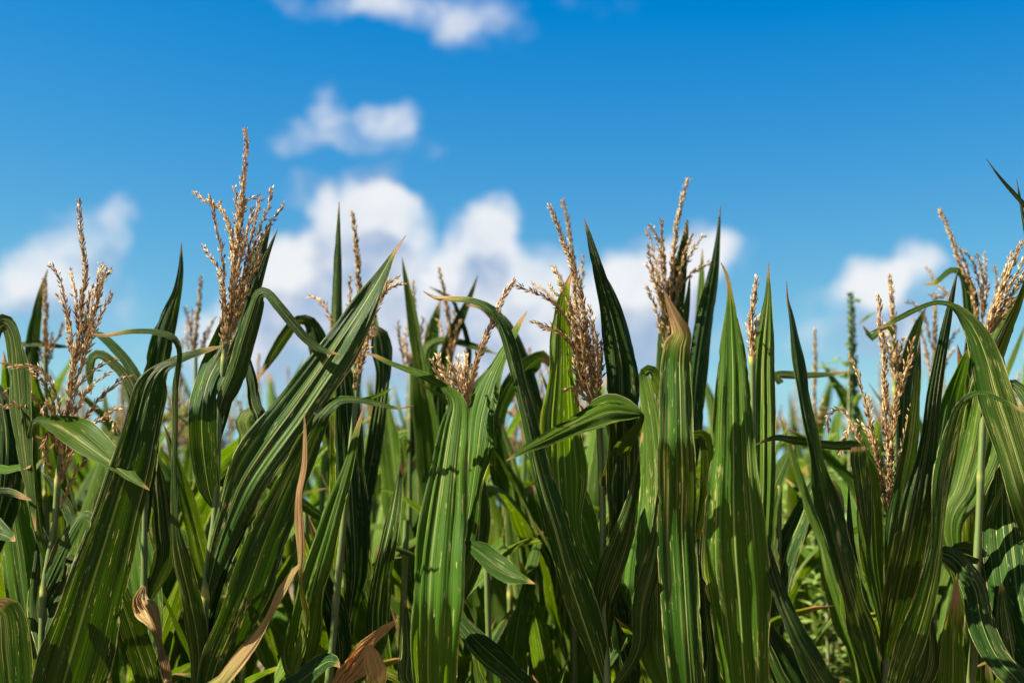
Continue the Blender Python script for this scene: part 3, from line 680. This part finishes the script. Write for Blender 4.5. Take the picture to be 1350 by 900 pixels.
photo_leaf(p, [(988, 1000, 14), (1050, 935, 60), (1030, 880, 56), (1012, 840, 30), (1004, 800, 4)], a=30, dy=(0, .05))
photo_leaf(p, [(988, 1000, 14), (940, 930, 50), (936, 860, 40), (930, 800, 34), (926, 740, 24), (925, 690, 4)], a=32, dy=(0, .05))

# plant with the narrow upright tassel, right
p = front_plant(2.06, [(1172, 670), (1173, 700), (1172, 780), (1168, 872), (1165, 1010)], 'corn plant at right with narrow brush of upright tassel spikes, one pale branch curled')
photo_tassel(p, [(1158, 389), (1160, 420), (1163, 450), (1166, 490), (1167, 530), (1168, 570), (1171, 610), (1172, 680)],
    [[(1206, 445), (1198, 470), (1190, 500), (1182, 530), (1177, 562), (1174, 610), (1173, 670)], [(1204, 470), (1195, 490), (1188, 515), (1180, 548), (1175, 600), (1173, 660)],
     [(1120, 470), (1130, 490), (1139, 525), (1147, 560), (1155, 600), (1162, 635), (1169, 670)], [(1092, 568), (1091, 551), (1104, 540), (1118, 548), (1128, 570), (1140, 600), (1155, 635), (1168, 672)],
     [(1125, 563), (1134, 559), (1144, 568), (1152, 590), (1160, 620), (1168, 665)], [(1202, 535), (1195, 562), (1186, 600), (1180, 632), (1174, 668)], [(1188, 490), (1181, 520), (1176, 560), (1173, 620)],
     [(1105, 600), (1112, 585), (1118, 568), (1120, 560)], [(1144, 520), (1150, 560), (1158, 600), (1166, 640)]], fat=1.0)
photo_leaf(p, [(1168, 876, 8), (1171, 842, 32), (1181, 792, 47), (1194, 732, 49), (1206, 670, 44), (1217, 610, 34), (1225, 560, 28), (1232, 510, 22), (1241, 460, 17), (1250, 415, 11), (1257, 380, 6), (1263, 355, 1)],
           a=14, f=14, dy=(0, -.12, -.08, 0), m=.42, pleat=1.4)
photo_leaf(p, [(1170, 780, 8), (1176, 720, 22), (1188, 655, 26), (1200, 590, 23), (1207, 535, 18), (1210, 492, 12), (1213, 445, 1)], a=24, dy=(0, -.04), dry=.06)
photo_leaf(p, [(1168, 850, 6), (1160, 795, 16), (1151, 742, 28), (1148, 692, 32), (1145, 645, 32), (1139, 608, 28), (1128, 589, 13, 35), (1103, 589, 12, 40), (1075, 585, 12, 40), (1045, 580, 10, 40), (1022, 577, 7, 40), (996, 586, 1)],
           a=-14, f=14, dy=(0, -.06, -.10), m=.5, mat='l')
photo_leaf(p, [(1145, 720, 6), (1142, 690, 16), (1138, 650, 26), (1133, 612, 30), (1132, 589, 22)], a=30, dy=(-.07, -.09))
photo_leaf(p, [(1164, 930, 14), (1150, 888, 30), (1131, 820, 37), (1109, 745, 37), (1088, 665, 34), (1072, 590, 24), (1058, 525, 20), (1050, 470, 17), (1043, 420, 9), (1038, 395, 4), (1037, 371, 1)],
           a=24, f=26, m=.34, dy=(0, -.10, -.12, -.06), dry=.06)
photo_leaf(p, [(1168, 960, 14), (1188, 898, 34), (1211, 832, 36), (1228, 770, 30), (1238, 710, 21), (1243, 650, 25), (1252, 600, 26), (1262, 555, 21), (1270, 532, 13), (1283, 520, 6, -40), (1302, 520, 6, -40), (1326, 531, 6, -40), (1356, 546, 3)],
           a=22, f=18, dy=(0, -.12, -.14, -.18), m=.6)
photo_leaf(p, [(1168, 940, 12), (1186, 850, 36), (1204, 780, 40), (1222, 710, 36), (1232, 650, 24), (1240, 600, 6)], a=36, dy=(0, .06))
photo_leaf(p, [(1167, 900, 8), (1140, 850, 30), (1128, 800, 30), (1122, 750, 24), (1120, 690, 10), (1119, 640, 2)], a=36, dy=(0, .05))
photo_leaf(p, [(1166, 960, 10), (1215, 900, 36), (1226, 850, 34), (1222, 800, 24), (1216, 760, 4)], a=40, dy=(.03, .06))

# plant leaning in at the right with bundled tassel
p = front_plant(2.16, [(1303, 440), (1296, 560), (1290, 700), (1284, 850), (1280, 1010)], 'corn plant near the right edge with bundled tassel branches leaning to the right')
photo_tassel(p, [(1348, 318), (1336, 345), (1326, 370), (1313, 400), (1304, 425), (1301, 450)],
    [[(1352, 338), (1339, 365), (1325, 390), (1309, 420), (1302, 445)], [(1347, 366), (1332, 393), (1317, 418), (1305, 440)], [(1356, 352), (1340, 378), (1322, 405), (1306, 435)], [(1340, 360), (1328, 385), (1315, 410), (1304, 440)],
     [(1334, 330), (1328, 352), (1318, 380), (1308, 415)], [(1358, 372), (1342, 392), (1325, 412), (1308, 440)]])
photo_leaf(p, [(1284, 830, 8), (1254, 700, 22), (1277, 645, 42), (1294, 592, 50), (1303, 535, 44), (1309, 485, 30), (1313, 438, 3)], a=-40, f=10, dy=(.02, .04), pleat=2.0, mat='l')
photo_leaf(p, [(1284, 800, 8), (1232, 660, 24), (1240, 615, 34), (1249, 570, 39), (1259, 520, 36), (1271, 480, 20), (1281, 453, 1)], a=34, dy=(.04, .08), mat='l', pleat=1.8)
photo_leaf(p, [(1296, 560, 8), (1305, 500, 20), (1318, 460, 22), (1332, 425, 16), (1345, 395, 11), (1358, 350, 3)], a=20, dy=(0, -.05))
photo_leaf(p, [(1300, 520, 8), (1308, 470, 26), (1320, 440, 26), (1334, 410, 12), (1345, 385, 2)], a=-35, dy=(.02, .03), mat='l')
photo_leaf(p, [(1290, 740, 8), (1240, 728, 16), (1252, 732, 24), (1268, 746, 26), (1286, 778, 34), (1294, 820, 38), (1312, 862, 36), (1342, 897, 30), (1370, 930, 4)], a=-15, f=20, dy=(-.02, -.14), mat='b')
photo_leaf(p, [(1280, 990, 20), (1258, 930, 36), (1257, 880, 32), (1257, 830, 25), (1260, 790, 12), (1262, 755, 1)], a=-14, dy=(0, -.10), dry=.22, mat='l', label='short leaf yellowed and browned along its edges')
photo_leaf(p, [(1288, 740, 8), (1256, 726, 10), (1272, 721, 16), (1290, 734, 26), (1304, 775, 30), (1312, 830, 26), (1316, 880, 4)], a=15, dy=(0, .04), mat='b')
photo_leaf(p, [(1296, 700, 8), (1330, 610, 8), (1328, 560, 8), (1336, 540, 6)], a=20, dy=(0, -.02))

# stalk outside the right edge
p = front_plant(2.02, [(1392, 560), (1390, 760), (1388, 1010)], 'corn plant cut off by the right edge, one leaf tip high in the corner')
photo_leaf(p, [(1388, 800, 14), (1372, 710, 38), (1350, 635, 42), (1331, 572, 42), (1314, 520, 42), (1303, 480, 36), (1290, 445, 28), (1273, 418, 18), (1255, 403, 9, 30), (1235, 399, 6, 35), (1215, 405, 6, 35), (1190, 417, 7, 35), (1170, 428, 5, 35), (1147, 438, 1)],
           a=-30, f=8, dy=(0, -.06, -.04, .0), mat='g', dry=.05)
photo_leaf(p, [(1392, 620, 10), (1402, 480, 26), (1396, 370, 20), (1375, 305, 13), (1352, 272, 8), (1334, 252, 7), (1316, 231, 4), (1300, 209, 1)], a=20, dy=(0, -.05))
photo_leaf(p, [(1390, 600, 8), (1368, 400, 12), (1355, 320, 8), (1349, 285, 6), (1344, 258, 4), (1340, 236, 1)], a=20, dy=(0, .05))
photo_leaf(p, [(1388, 900, 10), (1365, 860, 50), (1345, 800, 60), (1336, 740, 64), (1330, 690, 58), (1326, 645, 38), (1320, 605, 14), (1313, 575, 1)], a=-10, f=10, dy=(.05, .22), m=.55, pleat=.6)
photo_leaf(p, [(1390, 640, 10), (1362, 545, 14), (1345, 512, 14), (1330, 505, 10), (1320, 520, 8)], a=-30, dy=(0, .1), mat='b')
photo_leaf(p, [(1390, 980, 10), (1360, 930, 40), (1340, 880, 50), (1328, 820, 40), (1320, 770, 6)], a=36, dy=(.05, .1))

# ------------------------------------------------------------------ second row: softer, but each tassel can be told apart
SECOND = 'corn plants of the second row'
def second_plant(Y, stalk, label, spike, branches, leaves=(), generic=5, dY=0.0, tone=(.2, .8)):
    p = front_plant(Y, stalk, label, SECOND, lower=2)
    if spike:
        photo_tassel(p, spike, branches, dY, tone=tone, fat=1.05)
    for (pts, kw) in leaves:
        kw = dict(kw); kw.setdefault('mat', 'k')
        photo_leaf(p, pts, **kw)
    top = at(*stalk[0], Y)[2]
    az = random.uniform(0, 6.28)
    for i in range(generic):
        h = top - (0.66 if Y < 2.6 else 0.50) - .13 * i
        generic_leaf(p['root'], np.array([0, 0, h]), az + math.pi * i + random.uniform(-.5, .5), random.uniform(.55, .7), random.uniform(.065, .085), random.uniform(10, 20), random.uniform(10, 75) if i else 10, 'k')
    return p

second_plant(2.75, [(60, 470), (61, 620), (62, 1000)], 'out-of-focus corn plant at far left, slim dull tassel spike beside an upright leaf tip',
    [(59, 366), (60, 395), (60, 430), (60, 480)], [[(84, 424), (78, 440), (70, 458), (64, 480)], [(70, 436), (66, 455), (62, 480)], [(48, 440), (52, 460), (58, 485)]],
    [([(60, 740, 5), (47, 640, 14), (40, 540, 22), (41, 480, 19), (43, 445, 17), (48, 415, 13), (54, 385, 8), (63, 355, 1)], dict(a=15, mat='g', dry=.08)),
     ([(10, 470, 6), (20, 458, 8), (40, 452, 9), (65, 456, 8), (93, 457, 2)], dict(a=-40, mat='g'))])
second_plant(3.0, [(258, 470), (258, 620), (258, 1000)], 'out-of-focus corn plant seen behind the tallest one, straight tan tassel left of it',
    [(265, 363), (263, 395), (259, 430), (256, 470)], [[(244, 404), (250, 430), (254, 460)], [(254, 408), (252, 440), (255, 470)], [(283, 418), (275, 438), (262, 470)], [(275, 430), (268, 450), (258, 475)], [(246, 425), (246, 450), (252, 475)]])
second_plant(2.5, [(470, 420), (466, 560), (460, 1000)], 'slightly blurred corn plant with one tall thin tassel spike beside a needle-like upright leaf tip',
    [(464, 278), (468, 310), (471, 340), (473, 370), (473, 395), (470, 430)], [[(462, 363), (461, 385), (462, 405), (468, 430)], [(405, 392), (418, 394), (430, 405), (436, 420), (450, 440)], [(484, 420), (478, 440), (472, 460)]],
    [([(464, 720, 5), (455, 620, 14), (440, 520, 18), (440, 460, 17), (443, 425, 15), (444, 390, 14), (445, 345, 11), (446, 305, 6), (447, 266, 1)], dict(a=-5, mat='b', f=20)),
     ([(463, 720, 5), (446, 620, 12), (430, 540, 20), (424, 490, 24), (418, 450, 25), (408, 426, 20, -20), (394, 422, 12, -40), (377, 440, 14, -40), (360, 466, 12, -40), (345, 492, 6), (337, 504, 1)], dict(a=25, mat='g', dry=.06)),
     ([(470, 720, 16), (484, 640, 22), (494, 580, 22), (502, 530, 18, -20), (505, 490, 20), (503, 460, 28), (500, 441, 22), (492, 431, 5)], dict(a=20, mat='b', pleat=2.5)),
     ([(450, 700, 8), (340, 620, 26), (330, 570, 34), (326, 556, 34), (330, 546, 16, -40), (340, 552, 18, -30), (344, 580, 16), (346, 610, 1)], dict(a=-20))], generic=3)
second_plant(2.9, [(542, 480), (540, 640), (538, 1000)], 'out-of-focus corn plant with three-pronged tassel against cloud, yellowed bent leaf below',
    [(544, 368), (546, 400), (545, 440), (542, 490)], [[(524, 424), (527, 448), (532, 480)], [(558, 418), (554, 442), (547, 480)], [(565, 425), (560, 450), (550, 485)], [(535, 430), (536, 460), (540, 490)], [(530, 445), (534, 470), (540, 495)]],
    [([(540, 860, 16), (532, 800, 26), (530, 730, 28), (528, 660, 26), (527, 610, 28), (524, 584, 26), (530, 574, 14, -40), (543, 576, 20, -40), (546, 600, 22), (536, 626, 12), (532, 645, 1)], dict(a=-25, mat='k', dry=.12)),
     ([(539, 850, 5), (530, 760, 16), (518, 680, 24), (524, 630, 18, -30), (543, 590, 20), (556, 540, 24), (566, 480, 22), (572, 430, 16), (581, 394, 1)], dict(a=-20, mat='k'))], generic=3)
second_plant(2.85, [(592, 470), (592, 620), (592, 1000)], 'out-of-focus corn plant with thin dark tassel between two crossing leaf tips',
    [(579, 352), (583, 375), (588, 400), (592, 430), (592, 480)], [[(606, 420), (602, 440), (596, 470)], [(600, 400), (597, 430), (593, 470)], [(578, 420), (584, 440), (590, 470)]],
    [([(592, 740, 5), (588, 640, 20), (583, 560, 26), (585, 490, 22), (595, 445, 18), (609, 415, 12), (620, 390, 7), (630, 363, 1)], dict(a=20, mat='g')),
     ([(590, 650, 4), (568, 560, 9), (560, 480, 12), (566, 455, 12, -30), (590, 449, 9, -40), (625, 457, 9, -40), (657, 467, 1)], dict(a=-30, mat='l')),
     ([(593, 560, 4), (618, 470, 8), (600, 402, 5), (585, 388, 5), (566, 378, 1)], dict(a=20, mat='g'))], generic=3)
second_plant(2.68, [(760, 440), (758, 620), (756, 1000)], 'blurred corn plant right behind the dense tassel, reddish spike rising beside the dark one',
    [(741, 263), (748, 290), (752, 320), (756, 355), (758, 400), (760, 450)], [[(728, 350), (738, 362), (746, 385), (755, 420)], [(768, 335), (767, 365), (764, 400)], [(700, 372), (715, 382), (735, 400), (752, 430)]],
    [([(757, 800, 6), (738, 700, 20), (720, 640, 25), (712, 575, 25), (700, 520, 23), (686, 475, 23), (668, 437, 22), (650, 413, 17, 30), (634, 404, 9, 40), (614, 402, 1)], dict(a=28, mat='g')),
     ([(755, 760, 4), (660, 650, 10), (655, 560, 20), (670, 515, 24), (692, 488, 26), (715, 470, 18), (726, 482, 6)], dict(a=30, mat='g')),
     ([(700, 860, 20), (694, 790, 34), (684, 720, 40), (676, 650, 34), (662, 590, 26), (650, 545, 10)], dict(a=-12)),
     ([(720, 900, 16), (715, 830, 34), (722, 770, 40), (716, 700, 34), (700, 640, 12)], dict(a=-20))], generic=2)
second_plant(2.5, [(880, 450), (884, 560), (888, 1000)], 'slightly blurred corn plant with airy many-branched tassel against the bright cloud',
    [(908, 234), (902, 252), (897, 275), (892, 300), (889, 330), (885, 365), (882, 420), (880, 470)],
    [[(850, 300), (857, 315), (862, 335), (868, 362), (873, 400), (878, 440)], [(857, 297), (867, 315), (873, 335), (877, 370), (880, 410)], [(871, 289), (874, 320), (876, 350), (879, 390)],
     [(852, 345), (860, 365), (867, 385), (874, 412), (879, 445)], [(853, 377), (862, 400), (868, 420), (875, 450)], [(855, 322), (858, 345), (864, 372), (872, 405)], [(930, 309), (918, 322), (910, 335), (903, 352), (890, 400)],
     [(915, 308), (907, 322), (900, 345), (890, 385)], [(941, 344), (926, 352), (912, 360), (900, 375), (887, 415)], [(868, 425), (873, 445), (878, 465)], [(870, 330), (874, 370), (878, 420)], [(862, 350), (870, 385), (877, 430)]],
    [([(886, 860, 5), (874, 720, 13), (869, 640, 18), (874, 580, 22), (878, 520, 26), (881, 460, 29), (886, 420, 29), (893, 375, 24), (899, 340, 15), (904, 310, 8), (906, 290, 3)], dict(a=-10, mat='g', f=20)),
     ([(887, 820, 5), (898, 700, 13), (910, 600, 24), (917, 520, 27), (923, 465, 27), (930, 420, 25), (937, 380, 19), (943, 345, 12), (947, 310, 6), (950, 270, 1)], dict(a=12, mat='b', f=22)),
     ([(886, 660, 4), (900, 560, 10), (916, 480, 12), (922, 420, 11), (925, 370, 8), (926, 328, 1)], dict(a=-10, dy=(.2, .3))),
     ([(884, 620, 4), (900, 520, 10), (900, 440, 14), (906, 400, 8), (910, 360, 1)], dict(a=10, mat='g'))], generic=2)
second_plant(3.3, [(1074, 540), (1074, 700), (1074, 1000)], 'far blurred corn plant whose lone upright tassel pokes up beside the long dark diagonal leaf',
    [(1074, 432), (1075, 465), (1074, 500), (1073, 560)], [[(1062, 515), (1066, 535), (1071, 560)], [(1088, 520), (1082, 540), (1076, 565)], [(1092, 535), (1084, 552), (1076, 575)], [(1060, 540), (1066, 560), (1072, 580)]],
    [([(1078, 780, 4), (1140, 640, 13), (1133, 560, 16), (1115, 525, 14), (1098, 500, 8), (1083, 476, 1)], dict(a=-20, mat='l')),
     ([(1030, 505, 8), (1025, 494, 10, -40), (1060, 495, 9, -40), (1095, 493, 6, -40), (1120, 489, 1)], dict(a=-40, mat='g', dry=.2, dy=(-.9, -.9)))], generic=2)
second_plant(2.5, [(1180, 500), (1181, 620), (1182, 1000)], 'slightly blurred corn plant with second taller spike behind the narrow upright tassel',
    [(1173, 364), (1176, 395), (1178, 430), (1180, 465), (1181, 500)], [[(1206, 438), (1197, 455), (1188, 478), (1182, 500)], [(1163, 440), (1170, 458), (1178, 490)], [(1168, 425), (1174, 455), (1180, 485)], [(1192, 445), (1186, 465), (1182, 490)]],
    [([(1182, 740, 5), (1186, 640, 14), (1190, 560, 26), (1194, 500, 26), (1202, 455, 20), (1212, 425, 12), (1221, 405, 1)], dict(a=25, mat='g')),
     ([(1181, 600, 4), (1184, 520, 6), (1178, 440, 7), (1163, 432, 8), (1150, 445, 10), (1138, 430, 2)], dict(a=20))], generic=2)
second_plant(2.95, [(1232, 490), (1232, 640), (1232, 1000)], 'blurred corn plant with reddish tassel whose wiry side branches spread wide',
    [(1232, 385), (1233, 420), (1232, 460), (1232, 510)], [[(1192, 398), (1207, 402), (1220, 420), (1229, 460)], [(1222, 352), (1232, 370), (1245, 385), (1253, 400), (1240, 440)], [(1205, 420), (1215, 440), (1226, 480)], [(1265, 435), (1255, 445), (1240, 480)],
     [(1258, 460), (1248, 475), (1236, 505)], [(1218, 460), (1224, 480), (1230, 505)], [(1250, 384), (1238, 392), (1224, 388)], [(1245, 470), (1240, 490), (1234, 515)]], (), generic=2, tone=(0, .5))
second_plant(2.55, [(1291, 440), (1293, 600), (1296, 1000)], 'blurred corn plant whose tall tassel spike slopes to the left above an arching dark leaf',
    [(1238, 275), (1248, 297), (1257, 320), (1265, 345), (1275, 372), (1284, 402), (1291, 450)], [[(1271, 330), (1284, 350), (1292, 380), (1294, 420)], [(1297, 334), (1300, 362), (1300, 390), (1294, 430)], [(1311, 350), (1314, 375), (1309, 405), (1297, 440)], [(1265, 325), (1277, 360), (1286, 400)], [(1288, 335), (1296, 370), (1297, 410)]],
    [([(1294, 720, 5), (1287, 620, 14), (1282, 520, 26), (1283, 460, 28), (1283, 420, 26), (1279, 385, 22), (1269, 362, 13, 30), (1256, 356, 8, 40), (1244, 364, 6, 40), (1232, 374, 6, 40), (1217, 374, 1)], dict(a=20, mat='g', f=20))], generic=2)
second_plant(2.5, [(1028, 640), (1026, 780), (1024, 1000)], 'blurred corn plant with pale shining leaves low beside the gap of green weeds', None, [],
    [([(1022, 860, 16), (1026, 780, 24), (1036, 730, 28), (1052, 692, 26), (1066, 657, 17), (1078, 620, 1)], dict(a=-40, mat='b', f=6)),
     ([(1024, 760, 8), (1012, 690, 22), (1020, 645, 22), (1032, 615, 16), (1044, 592, 6), (1046, 586, 1)], dict(a=-30, mat='l')),
     ([(1024, 880, 10), (1018, 800, 26), (1014, 740, 26), (1018, 690, 10)], dict(a=-40, mat='b')),
     ([(1026, 760, 6), (1060, 700, 14), (1090, 640, 20), (1105, 660, 16), (1112, 690, 4)], dict(a=-20, mat='l', dry=.25))], generic=0)

# ------------------------------------------------------------------ rows behind: a few plants built whole, then copied
def rear_prototype(H, seed):
    rr = random.Random(seed)
    root = empty('corn_plant', (0, 0, 0))
    top = H - .26
    lean = rr.uniform(-.05, .05)
    P = np.array([[0, 0, 0], [lean * .2, 0, H * .4], [lean, .02, top]])
    link('stalk', stalk_mesh(P, .0125, .006), root, STALK)
    az = rr.uniform(0, 6.28)
    for i in range(10):
        h = 0.30 + (top - .30 - .36) * (i / 9) ** .9
        up = i / 9
        generic_leaf(root, np.array([lean * h / top, 0, h]), az + math.pi * i + rr.uniform(-.5, .5), rr.uniform(.6, .8) * (1 - .3 * max(0, up - .6)), rr.uniform(.07, .092),
                     rr.uniform(9, 18) + 10 * (1 - up), rr.choice([8, 25, 50, 80, 110]) if up > .35 else rr.uniform(70, 130), rr.choice('kkkkl'), n=20, dry=rr.choice([.03, .05, .08]))
    if rr.random() < .8:
        dl = generic_leaf(root, np.array([0, 0, rr.uniform(.6, 1.0)]), rr.uniform(0, 6.28), .6, .05, 30, 130, 'k', n=20, all_dry=1.0)
        dl.name = 'dry_leaf'; dl['label'] = 'brown dead leaf'
    def arr(b, tip, bend):
        t = np.linspace(0, 1, 7)[:, None]
        return b + (tip - b) * t + np.array([0, 0, -1]) * bend * (t ** 2)
    b = np.array([lean, .02, top - .02]); rs = np.random.default_rng(seed)
    sp = axis_obj('tassel', arr(b, np.array([lean + rr.uniform(-.04, .04), .02, H]), 0), root, spacing=.007, per=4, length=.014, width=.006, tilt=(8, 30), seed=seed, axis_r=.0018)
    for k in range(rr.randint(5, 9)):
        a = rr.uniform(0, 6.28); ti = rr.uniform(.1, .45); ln = rr.uniform(.13, .20)
        axis_obj('tassel_branch', arr(b + np.array([0, 0, .01 * k]), b + np.array([math.cos(a) * math.sin(ti), math.sin(a) * math.sin(ti), math.cos(ti)]) * ln, rr.uniform(0, .05)), sp,
                 spacing=.008, per=2, length=.013, width=.0055, tilt=(8, 34), taper=.15, seed=seed * 31 + k, axis_r=.001, bare=.1)
    return root

KIDS = {}
def copy_tree(root, loc, rz, sc, bare=False):
    def rec(o, parent):
        c = o.copy(); COL.objects.link(c); c.parent = parent
        for ch in KIDS.get(o.name, []):
            if bare and ch.name.startswith('tassel'):
                continue
            rec(ch, c)
        return c
    r = rec(root, None)
    r.location = loc; r.rotation_euler = (0, 0, rz); r.scale = (sc, sc, sc)
    return r

PROTO_H = 2.2
protos = [rear_prototype(PROTO_H, 50 + i) for i in range(7)]
for o in list(COL.objects):
    if o.parent is not None:
        KIDS.setdefault(o.parent.name, []).append(o)
used = set()
REAR = 'corn plants packed in the rear rows'
REAR_LABEL = 'out-of-focus green corn plant in the rear rows, one of the many behind the second row'
def rear(x, Y, tip_y, k=None):
    k = rr_.randrange(len(protos)) if k is None else k
    top = at(x, tip_y, Y)
    sc = top[2] / PROTO_H
    loc = (top[0], Y, 0)
    rz = rr_.uniform(0, 6.28)
    bare = Y < 3.2                      # the short plants right behind have not tasselled
    if k not in used and not bare:
        used.add(k); o = protos[k]; o.location = loc; o.rotation_euler = (0, 0, rz); o.scale = (sc, sc, sc)
    else:
        o = copy_tree(protos[k], loc, rz, sc, bare)
    tag(o, REAR_LABEL, 'corn plant', REAR)
    return o
rr_ = random.Random(5)
def gap(x, Y):                      # the weedy opening at the right keeps clear of corn
    return 1035 < x < 1150
for Y, tips, step in ((2.5, (480, 590), .17), (2.85, (430, 520), .15), (3.4, (440, 510), .15), (4.1, (455, 510), .18), (4.8, (465, 515), .20), (5.5, (475, 520), .22), (6.3, (485, 525), .25), (7.2, (495, 530), .30)):
    half = 760 / FPX * Y + .45
    x = -half
    while x < half:
        px = CX + x / Y * FPX * .99
        Yj = Y + rr_.uniform(-.12, .12)
        if not (gap(px, Y) and Y < 5.2):
            rear(px, Yj, rr_.uniform(*tips))
        x += step * rr_.uniform(.7, 1.35)
for side in (-1, 1):                # the front row runs on past both edges of the frame and shades its neighbours
    for i in range(9):
        Yf = 2.12 + rr_.uniform(-.12, .12)
        xf = side * (1.12 + .17 * i + rr_.uniform(-.04, .04))
        o = copy_tree(protos[i % 7], (xf, Yf, 0), rr_.uniform(0, 6.28), rr_.uniform(.84, .90))
        tag(o, 'corn plant of the front row standing just outside the frame', 'corn plant', 'front row beyond the frame')
print('rear', len([o for o in COL.objects if o.parent is None]))

# ------------------------------------------------------------------ weeds in the gap
def weed(x, Y, tip_y, n, label, group=None, plume=False, seed=0):
    rs = np.random.default_rng(seed)
    top = at(x, tip_y, Y); loc = np.array([top[0], Y, 0.0]); H = top[2]
    root = empty('weed_plant', loc); tag(root, label, 'weed', group)
    t = np.linspace(0, 1, 24)
    C = np.stack([0.05 * np.sin(t * 3 + seed) * t, 0.04 * np.cos(t * 4 + seed) * t, H * t], 1)
    V, F, UV, D = tube('stem', C, np.linspace(.009, .002, 24), None, 6)
    link('stem', mesh('stem', V, F, UV, D), root, WEEDSTEM)
    lv, lf = [], []
    def leaf(b, d, L, w):
        s = np.cross(d, [0, 0, 1]); s /= np.linalg.norm(s) + 1e-9
        nn = np.cross(s, d)
        k = len(lv) * 1
        q = [b, b + d * L * .3 + s * w * .4 - nn * w * .1, b + d * L * .6 + s * w * .45 - nn * w * .15, b + d * L - nn * w * .5, b + d * L * .6 - s * w * .45 - nn * w * .15, b + d * L * .3 - s * w * .4 - nn * w * .1, b + d * L * .5 - nn * w * .0 + nn * w * .12]
        lv.extend(q)
        for a_, b_ in ((0, 1), (1, 2), (2, 3), (3, 4), (4, 5), (5, 0)):
            lf.append((k + a_, k + b_, k + 6))
    for i in range(n):
        tt = rs.uniform(.25, 1) ** .8
        b = np.array([np.interp(tt, t, C[:, j]) for j in range(3)])
        az = rs.uniform(0, 6.28); el = rs.uniform(-.2, .7)
        r0 = rs.uniform(0, .17) * (1.15 - tt)
        d = np.array([math.cos(az) * math.cos(el), math.sin(az) * math.cos(el), math.sin(el)])
        leaf(b + d * r0, d, rs.uniform(.02, .075), rs.uniform(.010, .028))
    link('foliage', mesh('foliage', np.array(lv), np.array(lf), smooth=False), root, WEED)
    if plume:
        P = np.stack([C[-1] + np.array([0.0, 0, z]) for z in np.linspace(-.35, .02, 7)])
        axis_obj('seed_head', P, root, TASSEL_GREEN, spacing=.004, per=6, length=.011, width=.006, tilt=(20, 60), taper=.3, seed=seed, axis_r=.005)
    return root
weed(1134, 3.2, 394, 60, 'tall weed with a stiff dark green seed spike standing up among the tassels', plume=True, seed=3)
weed(1112, 3.3, 600, 230, 'bushy green weed in the gap right of the long dark leaf, plumed top', 'weeds in the gap', True, 4)
rw = random.Random(8)
for i in range(26):
    Yw = rw.uniform(2.9, 5.0)
    xw = rw.uniform(1030, 1160)
    weed(xw, Yw, rw.uniform(600, 790), 300, 'bushy small-leaved green weed crowded in the gap between the corn rows at right', 'weeds in the gap', False, 20 + i)
